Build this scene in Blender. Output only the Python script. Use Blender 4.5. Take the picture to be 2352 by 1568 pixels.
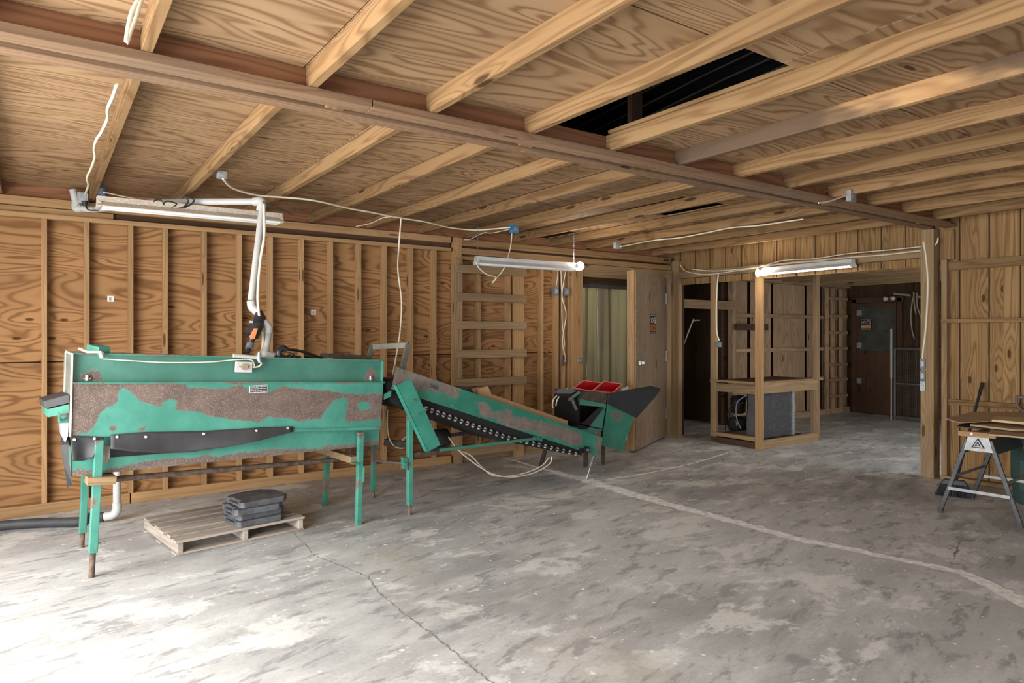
import bpy, bmesh, math, random
from mathutils import Vector, Matrix
random.seed(7)
for o in list(bpy.data.objects): bpy.data.objects.remove(o)
SC = bpy.context.scene
COL = SC.collection
# ------------------------------------------------------------------ camera, world, light, exposure
F, CX, HY, CH = 1550.0, 1176.0, 768.0, 1.45
TH = math.radians(34.87); SN, CS = math.sin(TH), math.cos(TH)
cd = bpy.data.cameras.new('camera'); cam = bpy.data.objects.new('camera', cd); COL.objects.link(cam)
cd.sensor_width = 36; cd.lens = 36*F/2352; cd.shift_y = (HY-784)/2352; cd.clip_start = .05
cam.location = (0, 0, CH); cam.rotation_euler = (math.pi/2, 0, -TH); SC.camera = cam
w = bpy.data.worlds.new('sky'); SC.world = w; w.use_nodes = True
w.node_tree.nodes['Background'].inputs[0].default_value = (.95, .97, 1, 1)
w.node_tree.nodes['Background'].inputs[1].default_value = 1.3
def area(name, loc, rot, sx, sy, power, col):
    l = bpy.data.lights.new(name, 'AREA'); l.shape = 'RECTANGLE'; l.size = sx; l.size_y = sy
    l.energy = power; l.color = col
    o = bpy.data.objects.new(name, l); o.location = loc; o.rotation_euler = rot; COL.objects.link(o); return o
# daylight through the wide door on the left; unseen fill light added behind
area('daylight_door_left', (-1.75, 2.6, 1.25), (0, math.radians(-66), 0), 2.2, 4.2, 430, (1, .985, .96))
area('fill_light_behind', (1.6, -3.9, 1.35), (math.radians(90), 0, 0), 5, 2.4, 85, (.97, .98, 1))
area('daylight_hall', (9.3, 1.75, 1.2), (math.radians(72), 0, 0), 2.6, 2.0, 48, (.95, .97, 1))
SC.view_settings.view_transform = 'Standard'; SC.view_settings.look = 'None'
SC.view_settings.exposure = 0.0; SC.view_settings.gamma = 1
SC.view_settings.use_curve_mapping = False

# ------------------------------------------------------------------ pixel <-> place helpers
def ray(px, py):
    x = px-CX
    return Vector((F*SN+x*CS, F*CS-x*SN, HY-py))
def onv(px, py, v): r = ray(px, py); s = v/r.y; return Vector((r.x*s, v, CH+r.z*s))
def onu(px, py, u): r = ray(px, py); s = u/r.x; return Vector((u, r.y*s, CH+r.z*s))
def onz(px, py, z=0.0): r = ray(px, py); s = (z-CH)/r.z; return Vector((r.x*s, r.y*s, z))
def onp(px, py, a, b, off=0.0):
    """vertical plane through plan points a and b, pushed back by off"""
    d = Vector((b[0]-a[0], b[1]-a[1])).normalized(); n = Vector((-d.y, d.x))
    c = n.dot(Vector(a))+off
    r = ray(px, py); s = c/(n.x*r.x+n.y*r.y)
    return Vector((r.x*s, r.y*s, CH+r.z*s))
def proj(P):
    X = P.x*CS-P.y*SN; Z = P.x*SN+P.y*CS
    return CX+F*X/Z, HY-F*(P.z-CH)/Z

# ------------------------------------------------------------------ materials
def mat(name): 
    m = bpy.data.materials.new(name); m.use_nodes = True
    return m, m.node_tree.nodes, m.node_tree.links, m.node_tree.nodes['Principled BSDF']
def plain(name, col, rough=.6, metal=0, emit=None, est=0, bump=0, var=.0, vs=8):
    m, N, L, B = mat(name)
    B.inputs['Base Color'].default_value = (*col, 1); B.inputs['Roughness'].default_value = rough
    B.inputs['Metallic'].default_value = metal
    if emit: B.inputs['Emission Color'].default_value = (*emit, 1); B.inputs['Emission Strength'].default_value = est
    if var or bump:
        tc = N.new('ShaderNodeTexCoord'); n = N.new('ShaderNodeTexNoise'); n.inputs['Scale'].default_value = vs; n.inputs['Detail'].default_value = 6
        L.new(tc.outputs['Object'], n.inputs['Vector'])
        r = N.new('ShaderNodeMapRange'); r.inputs['To Min'].default_value = 1-var; r.inputs['To Max'].default_value = 1+var
        r.inputs['From Min'].default_value = .3; r.inputs['From Max'].default_value = .7
        L.new(n.outputs['Fac'], r.inputs['Value'])
        v = N.new('ShaderNodeVectorMath'); v.operation = 'SCALE'; v.inputs[0].default_value = col
        L.new(r.outputs[0], v.inputs['Scale']); L.new(v.outputs[0], B.inputs['Base Color'])
        if bump:
            b = N.new('ShaderNodeBump'); b.inputs['Strength'].default_value = bump; b.inputs['Distance'].default_value = .004
            L.new(n.outputs['Fac'], b.inputs['Height']); L.new(b.outputs[0], B.inputs['Normal'])
    return m
def M_(N, L, op, a, b=None, c=None, clamp=False):
    n = N.new('ShaderNodeMath'); n.operation = op; n.use_clamp = clamp
    for i, x in enumerate((a, b, c)):
        if x is None: continue
        if isinstance(x, (int, float)): n.inputs[i].default_value = x
        else: L.new(x, n.inputs[i])
    return n.outputs[0]
def mixc(N, L, f, a, b, mode='MIX'):
    n = N.new('ShaderNodeMix'); n.data_type = 'RGBA'; n.blend_type = mode
    if isinstance(f, (int, float)): n.inputs[0].default_value = f
    else: L.new(f, n.inputs[0])
    for i, x in ((6, a), (7, b)):
        if isinstance(x, tuple): n.inputs[i].default_value = (*x, 1)
        else: L.new(x, n.inputs[i])
    return n.outputs[2]
def noise(N, L, vec, scale, detail=3, rough=.5, dist=0, loc=None, sc=None):
    mp = N.new('ShaderNodeMapping'); L.new(vec, mp.inputs['Vector'])
    if loc: mp.inputs['Location'].default_value = loc
    if sc: mp.inputs['Scale'].default_value = sc
    n = N.new('ShaderNodeTexNoise'); n.inputs['Scale'].default_value = scale; n.inputs['Detail'].default_value = detail
    n.inputs['Roughness'].default_value = rough; n.inputs['Distortion'].default_value = dist
    L.new(mp.outputs[0], n.inputs['Vector']); return n.outputs['Fac']
def sstep(N, L, x, a, b, lo=0, hi=1):
    r = N.new('ShaderNodeMapRange'); r.interpolation_type = 'SMOOTHSTEP'
    r.inputs['From Min'].default_value = a; r.inputs['From Max'].default_value = b
    r.inputs['To Min'].default_value = lo; r.inputs['To Max'].default_value = hi
    L.new(x, r.inputs['Value']); return r.outputs[0]

def wood(name, light, dark, K=200, A=14, ax=.5, ay=3.0, knots=1.0, ksc=(1.1, 4.0), rough=.75, var=.14, line=.5, plank=0, stain=None, stc=0, fib=.12, kr=.09):
    """grain along local X; K linear ring rate across, A contour strength (high = plywood figure)"""
    m, N, L, B = mat(name)
    tc = N.new('ShaderNodeTexCoord'); oi = N.new('ShaderNodeObjectInfo')
    sp = N.new('ShaderNodeSeparateXYZ'); L.new(tc.outputs['Object'], sp.inputs[0])
    x, y, z = sp.outputs
    rnd = oi.outputs['Random']
    off = M_(N, L, 'MULTIPLY', rnd, 37.0)
    if plank:
        idx = M_(N, L, 'FLOOR', M_(N, L, 'DIVIDE', y, plank))
        h = M_(N, L, 'FRACT', M_(N, L, 'MULTIPLY', M_(N, L, 'SINE', M_(N, L, 'ADD', M_(N, L, 'MULTIPLY', idx, 12.9), rnd)), 437.5))
        off = M_(N, L, 'ADD', off, M_(N, L, 'MULTIPLY', h, 23.0))
    cb = N.new('ShaderNodeCombineXYZ')
    L.new(M_(N, L, 'ADD', x, off), cb.inputs[0])
    L.new(M_(N, L, 'ADD', y, M_(N, L, 'MULTIPLY', z, .8)), cb.inputs[1])
    L.new(M_(N, L, 'MULTIPLY', off, 3.0), cb.inputs[2])
    vec = cb.outputs[0]
    n1 = noise(N, L, vec, 1, 2.5, .5, .4, sc=(ax, ay, 1))
    # knots
    mp = N.new('ShaderNodeMapping'); mp.inputs['Scale'].default_value = (ksc[0], ksc[1], 1); L.new(vec, mp.inputs[0])
    vo = N.new('ShaderNodeTexVoronoi'); vo.voronoi_dimensions = '2D'; vo.inputs['Scale'].default_value = 1; vo.inputs['Randomness'].default_value = 1; L.new(mp.outputs[0], vo.inputs['Vector'])
    sc = N.new('ShaderNodeSeparateColor'); L.new(vo.outputs['Color'], sc.inputs[0])
    has = M_(N, L, 'LESS_THAN', sc.outputs[0], .42*knots)
    d = vo.outputs['Distance']
    bump_ = M_(N, L, 'MULTIPLY', sstep(N, L, d, 0, .42, 1, 0), has)
    val = M_(N, L, 'ADD', M_(N, L, 'MULTIPLY', M_(N, L, 'ADD', y, M_(N, L, 'MULTIPLY', z, .8)), K), M_(N, L, 'MULTIPLY', n1, A*6.28))
    val = M_(N, L, 'ADD', val, M_(N, L, 'MULTIPLY', bump_, 13.0))
    ring = M_(N, L, 'MULTIPLY_ADD', M_(N, L, 'SINE', val), .5, .5)
    ring = M_(N, L, 'POWER', ring, 2.6)
    # large tonal bands follow the same field at a lower rate
    band = M_(N, L, 'MULTIPLY_ADD', M_(N, L, 'SINE', M_(N, L, 'MULTIPLY', val, .23)), .5, .5)
    fine = noise(N, L, vec, 1, 3, .6, 0, sc=(5, 190, 1))
    big = noise(N, L, vec, 1, 3, .5, 0, sc=(.9, 1.7, 1), loc=(3, 9, 0))
    c = mixc(N, L, M_(N, L, 'MULTIPLY', ring, line), light, dark)
    md = tuple((a*.55+b*.45) for a, b in zip(light, dark))
    c = mixc(N, L, M_(N, L, 'MULTIPLY', M_(N, L, 'POWER', band, 1.5), .40), c, md)
    kd = tuple(v*.32 for v in dark)
    kn = M_(N, L, 'MULTIPLY', sstep(N, L, d, kr*.55, kr, 1, 0), has)
    c = mixc(N, L, M_(N, L, 'MULTIPLY', kn, .85), c, kd)
    if stain:
        st = noise(N, L, vec, 1, 4, .6, .3, sc=(.8, 3.0, 1), loc=(7, 1, 5))
        c = mixc(N, L, sstep(N, L, st, .48-stc, .68-stc*1.2, 0, .75+stc), c, stain)
    f2 = M_(N, L, 'ADD', M_(N, L, 'MULTIPLY_ADD', fine, fib*2, 1-fib), M_(N, L, 'MULTIPLY_ADD', big, .5, -.25))
    f2 = M_(N, L, 'ADD', f2, M_(N, L, 'MULTIPLY_ADD', rnd, var*2, -var))
    if plank:
        f2 = M_(N, L, 'ADD', f2, M_(N, L, 'MULTIPLY_ADD', h, .24, -.12))
    vm = N.new('ShaderNodeVectorMath'); vm.operation = 'SCALE'; L.new(c, vm.inputs[0]); L.new(f2, vm.inputs['Scale'])
    L.new(vm.outputs[0], B.inputs['Base Color']); B.inputs['Roughness'].default_value = rough
    B.inputs['Specular IOR Level'].default_value = .15
    bp = N.new('ShaderNodeBump'); bp.inputs['Strength'].default_value = .25; bp.inputs['Distance'].default_value = .002
    L.new(M_(N, L, 'ADD', fine, M_(N, L, 'MULTIPLY', ring, .4)), bp.inputs['Height']); L.new(bp.outputs[0], B.inputs['Normal'])
    return m

W_PLYW = wood('wall_plywood', (.36, .195, .085), (.11, .043, .013), K=10, A=20, ax=.6, ay=2.7, knots=.8, ksc=(1.3, 3.4), line=.72, kr=.05)
W_PLYC = wood('ceiling_plywood', (.35, .225, .125), (.13, .063, .025), K=8, A=19, ax=.5, ay=2.6, knots=.7, ksc=(1.0, 3.4), line=.72, kr=.06)
W_STUD = wood('stud_lumber', (.40, .245, .12), (.23, .12, .05), K=150, A=9, ax=.4, ay=5, knots=.6, ksc=(1.5, 9), line=.45, kr=.12)
W_JOIST = wood('joist_lumber', (.27, .165, .078), (.125, .06, .023), K=120, A=9, ax=.5, ay=6, knots=.9, ksc=(1.5, 7), line=.6, kr=.13)
W_BEAM = wood('weathered_beam', (.29, .18, .11), (.14, .078, .042), K=180, A=8, ax=.4, ay=6, knots=.8, ksc=(1.4, 7), line=.55, stain=(.19, .135, .095))
W_RED = wood('reddish_header', (.26, .12, .06), (.12, .045, .022), K=130, A=9, ax=.4, ay=5, knots=.8, ksc=(1.5, 7), line=.6)
W_DARKJ = wood('stained_joist', (.50, .30, .14), (.30, .15, .06), K=120, A=8, stain=(.07, .05, .04), line=.5, stc=.12)
W_PLANK = wood('plank_wall', (.31, .19, .085), (.13, .062, .022), K=130, A=11, ax=.35, ay=6, knots=.85, ksc=(1.4, 3.9), line=.7, plank=.255, kr=.07)
W_DOOR = wood('door_plywood', (.29, .215, .145), (.14, .09, .055), K=8, A=24, ax=1.0, ay=2.8, knots=.5, line=.5)
W_OLD = wood('old_frame_lumber', (.33, .225, .125), (.16, .095, .045), K=170, A=9, ax=.4, ay=5, knots=.7, line=.5, stain=(.24, .17, .11))
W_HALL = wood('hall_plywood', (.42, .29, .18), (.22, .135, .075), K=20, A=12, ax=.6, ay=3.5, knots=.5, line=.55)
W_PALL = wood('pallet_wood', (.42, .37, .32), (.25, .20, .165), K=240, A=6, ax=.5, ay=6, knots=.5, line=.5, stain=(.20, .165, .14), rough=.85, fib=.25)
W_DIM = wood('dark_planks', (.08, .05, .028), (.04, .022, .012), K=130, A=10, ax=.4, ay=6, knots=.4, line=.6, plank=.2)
W_DARK = wood('dark_brown_boards', (.09, .05, .03), (.045, .025, .013), K=150, A=8, line=.5)

def concrete():
    m, N, L, B = mat('concrete')
    tc = N.new('ShaderNodeTexCoord'); v = tc.outputs['Object']
    mr = N.new('ShaderNodeMapping'); mr.inputs['Rotation'].default_value = (0, 0, math.radians(-12)); L.new(v, mr.inputs[0]); r = mr.outputs[0]
    big = noise(N, L, v, .45, 4, .55, .6, loc=(1.3, 4.1, 0))
    st = noise(N, L, r, 1, 8, .66, .25, sc=(1.3, 3.6, 1))
    st2 = noise(N, L, r, 1, 8, .7, .3, sc=(3.5, 10, 1), loc=(5, 2, 0))
    wh = noise(N, L, v, 1.5, 9, .72, .3, loc=(8, 8, 0), sc=(1, 1.5, 1))
    fine = noise(N, L, v, 55, 5, .7)
    c = mixc(N, L, sstep(N, L, big, .36, .62), (.33, .335, .335), (.47, .475, .47))
    c = mixc(N, L, sstep(N, L, st, .40, .66, 0, .75), c, (.60, .61, .60))
    c = mixc(N, L, sstep(N, L, st2, .48, .38, 0, .7), c, (.22, .225, .23))
    c = mixc(N, L, sstep(N, L, wh, .535, .60, 0, .7), c, (.74, .74, .72))
    c = mixc(N, L, sstep(N, L, noise(N, L, v, .8, 5, .6, .5, loc=(2, 7, 1)), .55, .75, 0, .5), c, (.37, .32, .265))
    c = mixc(N, L, M_(N, L, 'GREATER_THAN', noise(N, L, v, 21, 1, .5), .745), c, (.78, .78, .76))
    f = M_(N, L, 'MULTIPLY_ADD', fine, .5, .75)
    vm = N.new('ShaderNodeVectorMath'); vm.operation = 'SCALE'; L.new(c, vm.inputs[0]); L.new(f, vm.inputs['Scale'])
    L.new(vm.outputs[0], B.inputs['Base Color'])
    L.new(sstep(N, L, big, .3, .7, .42, .62), B.inputs['Roughness'])
    bp = N.new('ShaderNodeBump'); bp.inputs['Strength'].default_value = .15; bp.inputs['Distance'].default_value = .003
    L.new(fine, bp.inputs['Height']); L.new(bp.outputs[0], B.inputs['Normal'])
    return m
CONC = concrete()
FILL = plain('joint_mortar', (.82, .82, .80), .8, var=.25, vs=20, bump=.5)
CRACK = plain('crack_dark', (.23, .225, .21), .9)

def paint(name, green=(.04, .205, .155), rust=(.10, .068, .055), attr=True, amount=.5, dirt=.5):
    m, N, L, B = mat(name)
    tc = N.new('ShaderNodeTexCoord'); v = tc.outputs['Object']
    n = noise(N, L, v, 9, 6, .65, .2); sp = noise(N, L, v, 170, 3, .7); n3 = noise(N, L, v, 3, 5, .6)
    g = mixc(N, L, sstep(N, L, n3, .35, .7), green, tuple(min(1, c*1.35+.02) for c in green))
    g = mixc(N, L, sstep(N, L, noise(N, L, v, 26, 8, .75, .4), .52, .70, 0, dirt), g, (.05, .16, .10))
    r = mixc(N, L, sstep(N, L, n, .35, .65), rust, tuple(c*1.5 for c in rust))
    r = mixc(N, L, sstep(N, L, sp, .53, .62, 0, .7), r, (.27, .26, .245))
    if attr:
        a = N.new('ShaderNodeAttribute'); a.attribute_name = 'wear'
        f = M_(N, L, 'ADD', a.outputs['Fac'], M_(N, L, 'MULTIPLY_ADD', n, 2.6, -1.3))
        f = M_(N, L, 'ADD', f, M_(N, L, 'MULTIPLY_ADD', sp, 1.8, -.9))
        f = sstep(N, L, f, -.1, .16)
    else:
        f = M_(N, L, 'ADD', noise(N, L, v, 4, 7, .7, .3, loc=(3, 3, 3)), M_(N, L, 'MULTIPLY_ADD', sp, .25, -.125))
        f = sstep(N, L, f, 1-amount, 1-amount+.06)
    c = mixc(N, L, f, g, r)
    L.new(c, B.inputs['Base Color'])
    L.new(M_(N, L, 'MULTIPLY_ADD', f, .3, .42), B.inputs['Roughness'])
    bp = N.new('ShaderNodeBump'); bp.inputs['Strength'].default_value = .2; bp.inputs['Distance'].default_value = .002
    L.new(M_(N, L, 'MULTIPLY', sp, f), bp.inputs['Height']); L.new(bp.outputs[0], B.inputs['Normal'])
    return m
G_WEAR = paint('green_paint_worn_patches'); G_DK = paint('green_paint_dirty', green=(.035, .14, .105), attr=True, dirt=.9)
G_LEG = paint('green_paint_leg', attr=False, amount=.42); G_CLEAN = paint('green_paint', green=(.035, .175, .13), attr=False, amount=.3)
G_OLD = paint('green_paint_old', green=(.03, .17, .115), rust=(.10, .07, .055), attr=False, amount=.5, dirt=.9)
RUST = plain('rusty_steel', (.15, .105, .08), .75, .3, var=.45, vs=25, bump=.4)
RUSTB = plain('dark_rusty_steel', (.085, .065, .05), .7, .4, var=.4, vs=25)
STEEL = plain('bare_steel', (.27, .27, .275), .45, .7, var=.2, vs=20)
GALV = plain('galvanised_steel', (.42, .44, .45), .45, .7, var=.25, vs=30)
BLKST = plain('black_steel', (.035, .037, .04), .35, .6, var=.3, vs=15)
RUB = plain('black_rubber', (.035, .035, .038), .6, var=.35, vs=6, bump=.2)
RUBD = plain('matt_black_rubber', (.012, .012, .014), .85)
MATR = plain('grey_black_plastic', (.085, .088, .098), .6, var=.45, vs=14, bump=.3)
PVC = plain('white_pvc', (.46, .46, .44), .35, var=.06, vs=5)
WIRE = plain('cream_cable', (.70, .64, .50), .5)
WIREB = plain('black_cable', (.02, .02, .02), .5)
ENAM = plain('white_enamel', (.50, .50, .49), .4, var=.12, vs=8)
ENAMR = plain('white_enamel_rusting', (.50, .44, .36), .6, var=.22, vs=70)
TUBEW = plain('unlit_tube', (.78, .80, .80), .25)
TUBEL = plain('lit_tube', (1, 1, 1), .3, emit=(1, .95, .86), est=9)
BULB = plain('lit_bulb', (1, 1, 1), .3, emit=(1, .9, .76), est=230)
BLUE = plain('blue_plastic', (.03, .20, .42), .5)
GREYP = plain('grey_box', (.16, .18, .20), .5)
ORAN = plain('orange_plastic', (.80, .25, .08), .45)
BLKP = plain('black_plastic', (.025, .025, .028), .45)
RED = plain('red_plastic', (.50, .012, .018), .4, var=.2, vs=6)
REDL = plain('pale_red_rim', (.62, .25, .20), .5)
CARD = plain('cardboard', (.42, .285, .165), .85, var=.12, vs=5)
CARDL = plain('light_cardboard', (.58, .42, .25), .85, var=.15, vs=7)
TAN = plain('tan_cardboard', (.48, .29, .15), .8, var=.06, vs=4)
BIN = plain('dark_green_plastic', (.035, .075, .066), .55, var=.15, vs=4)
WHITE = plain('white_print', (.85, .85, .83), .6); BLACK = plain('black_print', (.012, .012, .014), .6)
GREYK = plain('grey_painted_metal', (.10, .10, .105), .55, .3, var=.2, vs=10)
COILM = plain('condenser_fins', (.085, .082, .082), .55, .4, var=.35, vs=20)
ORFADE = plain('faded_orange', (.42, .17, .05), .7); CRM = plain('cream_print', (.55, .48, .38), .7)
ROOFM = plain('dark_roof_metal', (.03, .034, .04), .5, .5)
BRIS = plain('black_bristles', (.022, .024, .03), .7)
LABW = plain('pale_label', (.75, .74, .70), .6)
WALLC = plain('coldroom_panel', (.42, .40, .30), .6); WALLD = plain('coldroom_lower_panel', (.24, .19, .08), .6)
def curtain_mat():
    m, N, L, B = mat('strip_curtain_pvc')
    B.inputs['Base Color'].default_value = (.46, .43, .31, 1); B.inputs['Roughness'].default_value = .10
    B.inputs['Transmission Weight'].default_value = .0; B.inputs['Specular IOR Level'].default_value = .75
    tr = N.new('ShaderNodeBsdfTransparent'); tr.inputs[0].default_value = (.85, .83, .7, 1)
    mx = N.new('ShaderNodeMixShader'); mx.inputs[0].default_value = .42
    L.new(B.outputs[0], mx.inputs[1]); L.new(tr.outputs[0], mx.inputs[2])
    L.new(mx.outputs[0], N['Material Output'].inputs[0]); return m
CURT = curtain_mat()

# ------------------------------------------------------------------ object helpers
WM = {}
def setp(o, parent):
    if parent is not None:
        o.parent = parent; o.matrix_parent_inverse = WM[parent.name].inverted()
def tag(o, label=None, cat=None, group=None, kind=None):
    if label: o['label'] = label
    if cat: o['category'] = cat
    if group: o['group'] = group
    if kind: o['kind'] = kind
    return o
def thing(name, label, cat, loc=(0, 0, 0), group=None, kind=None):
    o = bpy.data.objects.new(name, None); COL.objects.link(o); o.location = loc; o.empty_display_size = .1
    WM[o.name] = Matrix.Translation(Vector(loc)); return tag(o, label, cat, group, kind)
class MB:
    def __init__(s): s.v = []; s.f = []; s.sm = []
    def add(s, vs, fs, smooth=False):
        n = len(s.v); s.v += [Vector(v) for v in vs]
        for f in fs: s.f.append([i+n for i in f]); s.sm.append(smooth)
        return s
    def hexa(s, b, t):
        """bottom quad b, top quad t"""
        n = len(b); fs = [list(range(n))[::-1], list(range(n, 2*n))]
        for i in range(n): j = (i+1) % n; fs.append([i, j, n+j, n+i])
        return s.add(list(b)+list(t), fs)
    def box(s, c, size, ax=None):
        c = Vector(c); X, Y, Z = ax if ax else (Vector((1, 0, 0)), Vector((0, 1, 0)), Vector((0, 0, 1)))
        a, b, d = [q/2 for q in size]; X = X*a; Y = Y*b; Z = Z*d
        return s.hexa([c-X-Y-Z, c+X-Y-Z, c+X+Y-Z, c-X+Y-Z], [c-X-Y+Z, c+X-Y+Z, c+X+Y+Z, c-X+Y+Z])
    def bb(s, x0, x1, y0, y1, z0, z1): return s.box(((x0+x1)/2, (y0+y1)/2, (z0+z1)/2), (x1-x0, y1-y0, z1-z0))
    def bar(s, p0, p1, w, t, side=(0, 0, 1)):
        p0 = Vector(p0); p1 = Vector(p1); X = (p1-p0); l = X.length; X.normalize()
        Y = Vector(side); Y = (Y-X*Y.dot(X)).normalized(); Z = X.cross(Y)
        return s.box((p0+p1)/2, (l, w, t), (X, Y, Z))
    def prism(s, pts, d):
        d = Vector(d); return s.hexa([Vector(p) for p in pts], [Vector(p)+d for p in pts])
    def tube(s, pts, r, seg=8, cap=True, flat=1.0):
        pts = [Vector(p) for p in pts]; n = len(pts); rs = r if isinstance(r, (list, tuple)) else [r]*n
        vs = []; prev = None
        for i, p in enumerate(pts):
            t = (pts[min(i+1, n-1)]-pts[max(i-1, 0)])
            if t.length < 1e-9: t = Vector((0, 0, 1))
            t.normalize()
            a = prev if prev else (Vector((0, 0, 1)) if abs(t.z) < .9 else Vector((1, 0, 0)))
            a = (a-t*a.dot(t)).normalized(); prev = a; b = t.cross(a)
            for k in range(seg):
                an = 2*math.pi*k/seg; vs.append(p+(a*math.cos(an)*flat+b*math.sin(an))*rs[i])
        fs = []
        for i in range(n-1):
            for k in range(seg):
                k2 = (k+1) % seg; fs.append([i*seg+k, i*seg+k2, (i+1)*seg+k2, (i+1)*seg+k])
        s.add(vs, fs, True)
        if cap: 
            s.add(vs[:seg], [list(range(seg))[::-1]]); s.add(vs[-seg:], [list(range(seg))])
        return s
    def build(s, name, m, parent=None, bevel=0, frame=None):
        c = sum(s.v, Vector())/len(s.v)
        me = bpy.data.meshes.new(name)
        R = frame if frame else Matrix.Identity(3)
        inv = R.transposed()
        me.from_pydata([inv @ (v-c) for v in s.v], [], s.f); me.validate()
        if len(me.polygons) == len(s.sm): me.polygons.foreach_set('use_smooth', s.sm)
        bm = bmesh.new(); bm.from_mesh(me); bmesh.ops.recalc_face_normals(bm, faces=bm.faces); bm.to_mesh(me); bm.free()
        me.materials.append(m)
        o = bpy.data.objects.new(name, me); COL.objects.link(o)
        Wd = Matrix.Translation(c) @ R.to_4x4(); o.matrix_basis = Wd; WM[o.name] = Wd
        setp(o, parent)
        if bevel:
            b = o.modifiers.new('bevel', 'BEVEL'); b.width = bevel; b.segments = 2; b.limit_method = 'ANGLE'
        return o
def board(name, p0, p1, w, t, m, parent=None, side=(0, 0, 1), bevel=.002):
    """lumber: grain along its length; w along side, t across"""
    p0 = Vector(p0); p1 = Vector(p1); X = p1-p0; l = X.length; X.normalize()
    Y = Vector(side); Y = (Y-X*Y.dot(X)).normalized(); Z = X.cross(Y)
    R = Matrix((X, Y, Z)).transposed()
    b = MB(); b.box((p0+p1)/2, (l, w, t), (X, Y, Z))
    return b.build(name, m, parent, bevel, R)
def bspl(pts, n=8):
    """Catmull-Rom through the points"""
    P = [Vector(p) for p in pts]; P = [P[0]*2-P[1]]+P+[P[-1]*2-P[-2]]; out = []
    for i in range(1, len(P)-2):
        for k in range(n):
            t = k/n; a, b, c, d = P[i-1:i+3]
            out.append(.5*((2*b)+(c-a)*t+(2*a-5*b+4*c-d)*t*t+(3*b-a-3*c+d)*t**3))
    out.append(P[-2]); return out
def cable(name, pts, r, m, label=None, parent=None, n=7, group=None, cat='cable', seg=6):
    b = MB(); b.tube(bspl(pts, n), r, seg); o = b.build(name, m, parent)
    if label: tag(o, label, cat, group)
    return o
def wear_grid(name, quad, m, parent, polys, nx=150, ny=24, thick=.004, off=0, clean=(), sc=14.0):
    """sheet metal panel with worn patches; polys given on the photo in px, kept as signed distance on the mesh"""
    a, b, c, d = [Vector(q) for q in quad]   # tl, tr, br, bl
    vs = []; wv = []
    def sd(P, poly):
        x, y = P; ins = False; dm = 1e9; n = len(poly)
        for i in range(n):
            x0, y0 = poly[i]; x1, y1 = poly[(i+1) % n]
            if (y0 > y) != (y1 > y) and x < (x1-x0)*(y-y0)/(y1-y0)+x0: ins = not ins
            dx, dy = x1-x0, y1-y0; t = max(0, min(1, ((x-x0)*dx+(y-y0)*dy)/(dx*dx+dy*dy+1e-9)))
            dm = min(dm, math.hypot(x-x0-t*dx, y-y0-t*dy))
        return dm if ins else -dm
    for j in range(ny+1):
        for i in range(nx+1):
            s, t = i/nx, j/ny; p = (a*(1-s)+b*s)*(1-t)+(d*(1-s)+c*s)*t; vs.append(p)
            q = proj(p); w_ = max(sd(q, pl) for pl in polys)
            for pl in clean: w_ = min(w_, -sd(q, pl))
            wv.append(max(-1.5, min(1.5, w_/sc)))
    W1 = nx+1
    fs = [[j*W1+i, j*W1+i+1, (j+1)*W1+i+1, (j+1)*W1+i] for j in range(ny) for i in range(nx)]
    cen = sum(vs, Vector())/len(vs)
    me = bpy.data.meshes.new(name); me.from_pydata([v-cen for v in vs], [], fs)
    at = me.attributes.new('wear', 'FLOAT', 'POINT'); at.data.foreach_set('value', wv)
    me.materials.append(m); o = bpy.data.objects.new(name, me); COL.objects.link(o)
    Wd = Matrix.Translation(cen); o.matrix_basis = Wd; WM[o.name] = Wd; setp(o, parent)
    so = o.modifiers.new('thick', 'SOLIDIFY'); so.thickness = thick; so.offset = 0
    return o
def text(name, s, origin, xdir, ydir, size, m, parent, ext=.0006, width=None, align='LEFT'):
    cu = bpy.data.curves.new(name, 'FONT'); cu.body = s; cu.size = size; cu.extrude = ext; cu.align_x = align
    tmp = bpy.data.objects.new('tmp', cu); COL.objects.link(tmp)
    bpy.context.view_layer.update()
    me = bpy.data.meshes.new_from_object(tmp.evaluated_get(bpy.context.evaluated_depsgraph_get()))
    bpy.data.objects.remove(tmp); bpy.data.curves.remove(cu); me.materials.clear(); me.materials.append(m)
    xs = [v.co.x for v in me.vertices] or [0, 1]; wd = max(xs)-min(xs)
    k = width/wd if width else 1
    X = Vector(xdir).normalized(); Y = Vector(ydir); Y = (Y-X*Y.dot(X)).normalized(); Z = X.cross(Y)
    for v in me.vertices: v.co.x = (v.co.x-(min(xs) if width else 0))*k
    o = bpy.data.objects.new(name, me); COL.objects.link(o)
    Wd = Matrix.Translation(Vector(origin)) @ Matrix((X, Y, Z)).transposed().to_4x4()
    o.matrix_basis = Wd; WM[o.name] = Wd; setp(o, parent); return o
def V(*a): return Vector(a)
EX, EY, EZ = V(1, 0, 0), V(0, 1, 0), V(0, 0, 1)
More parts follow.
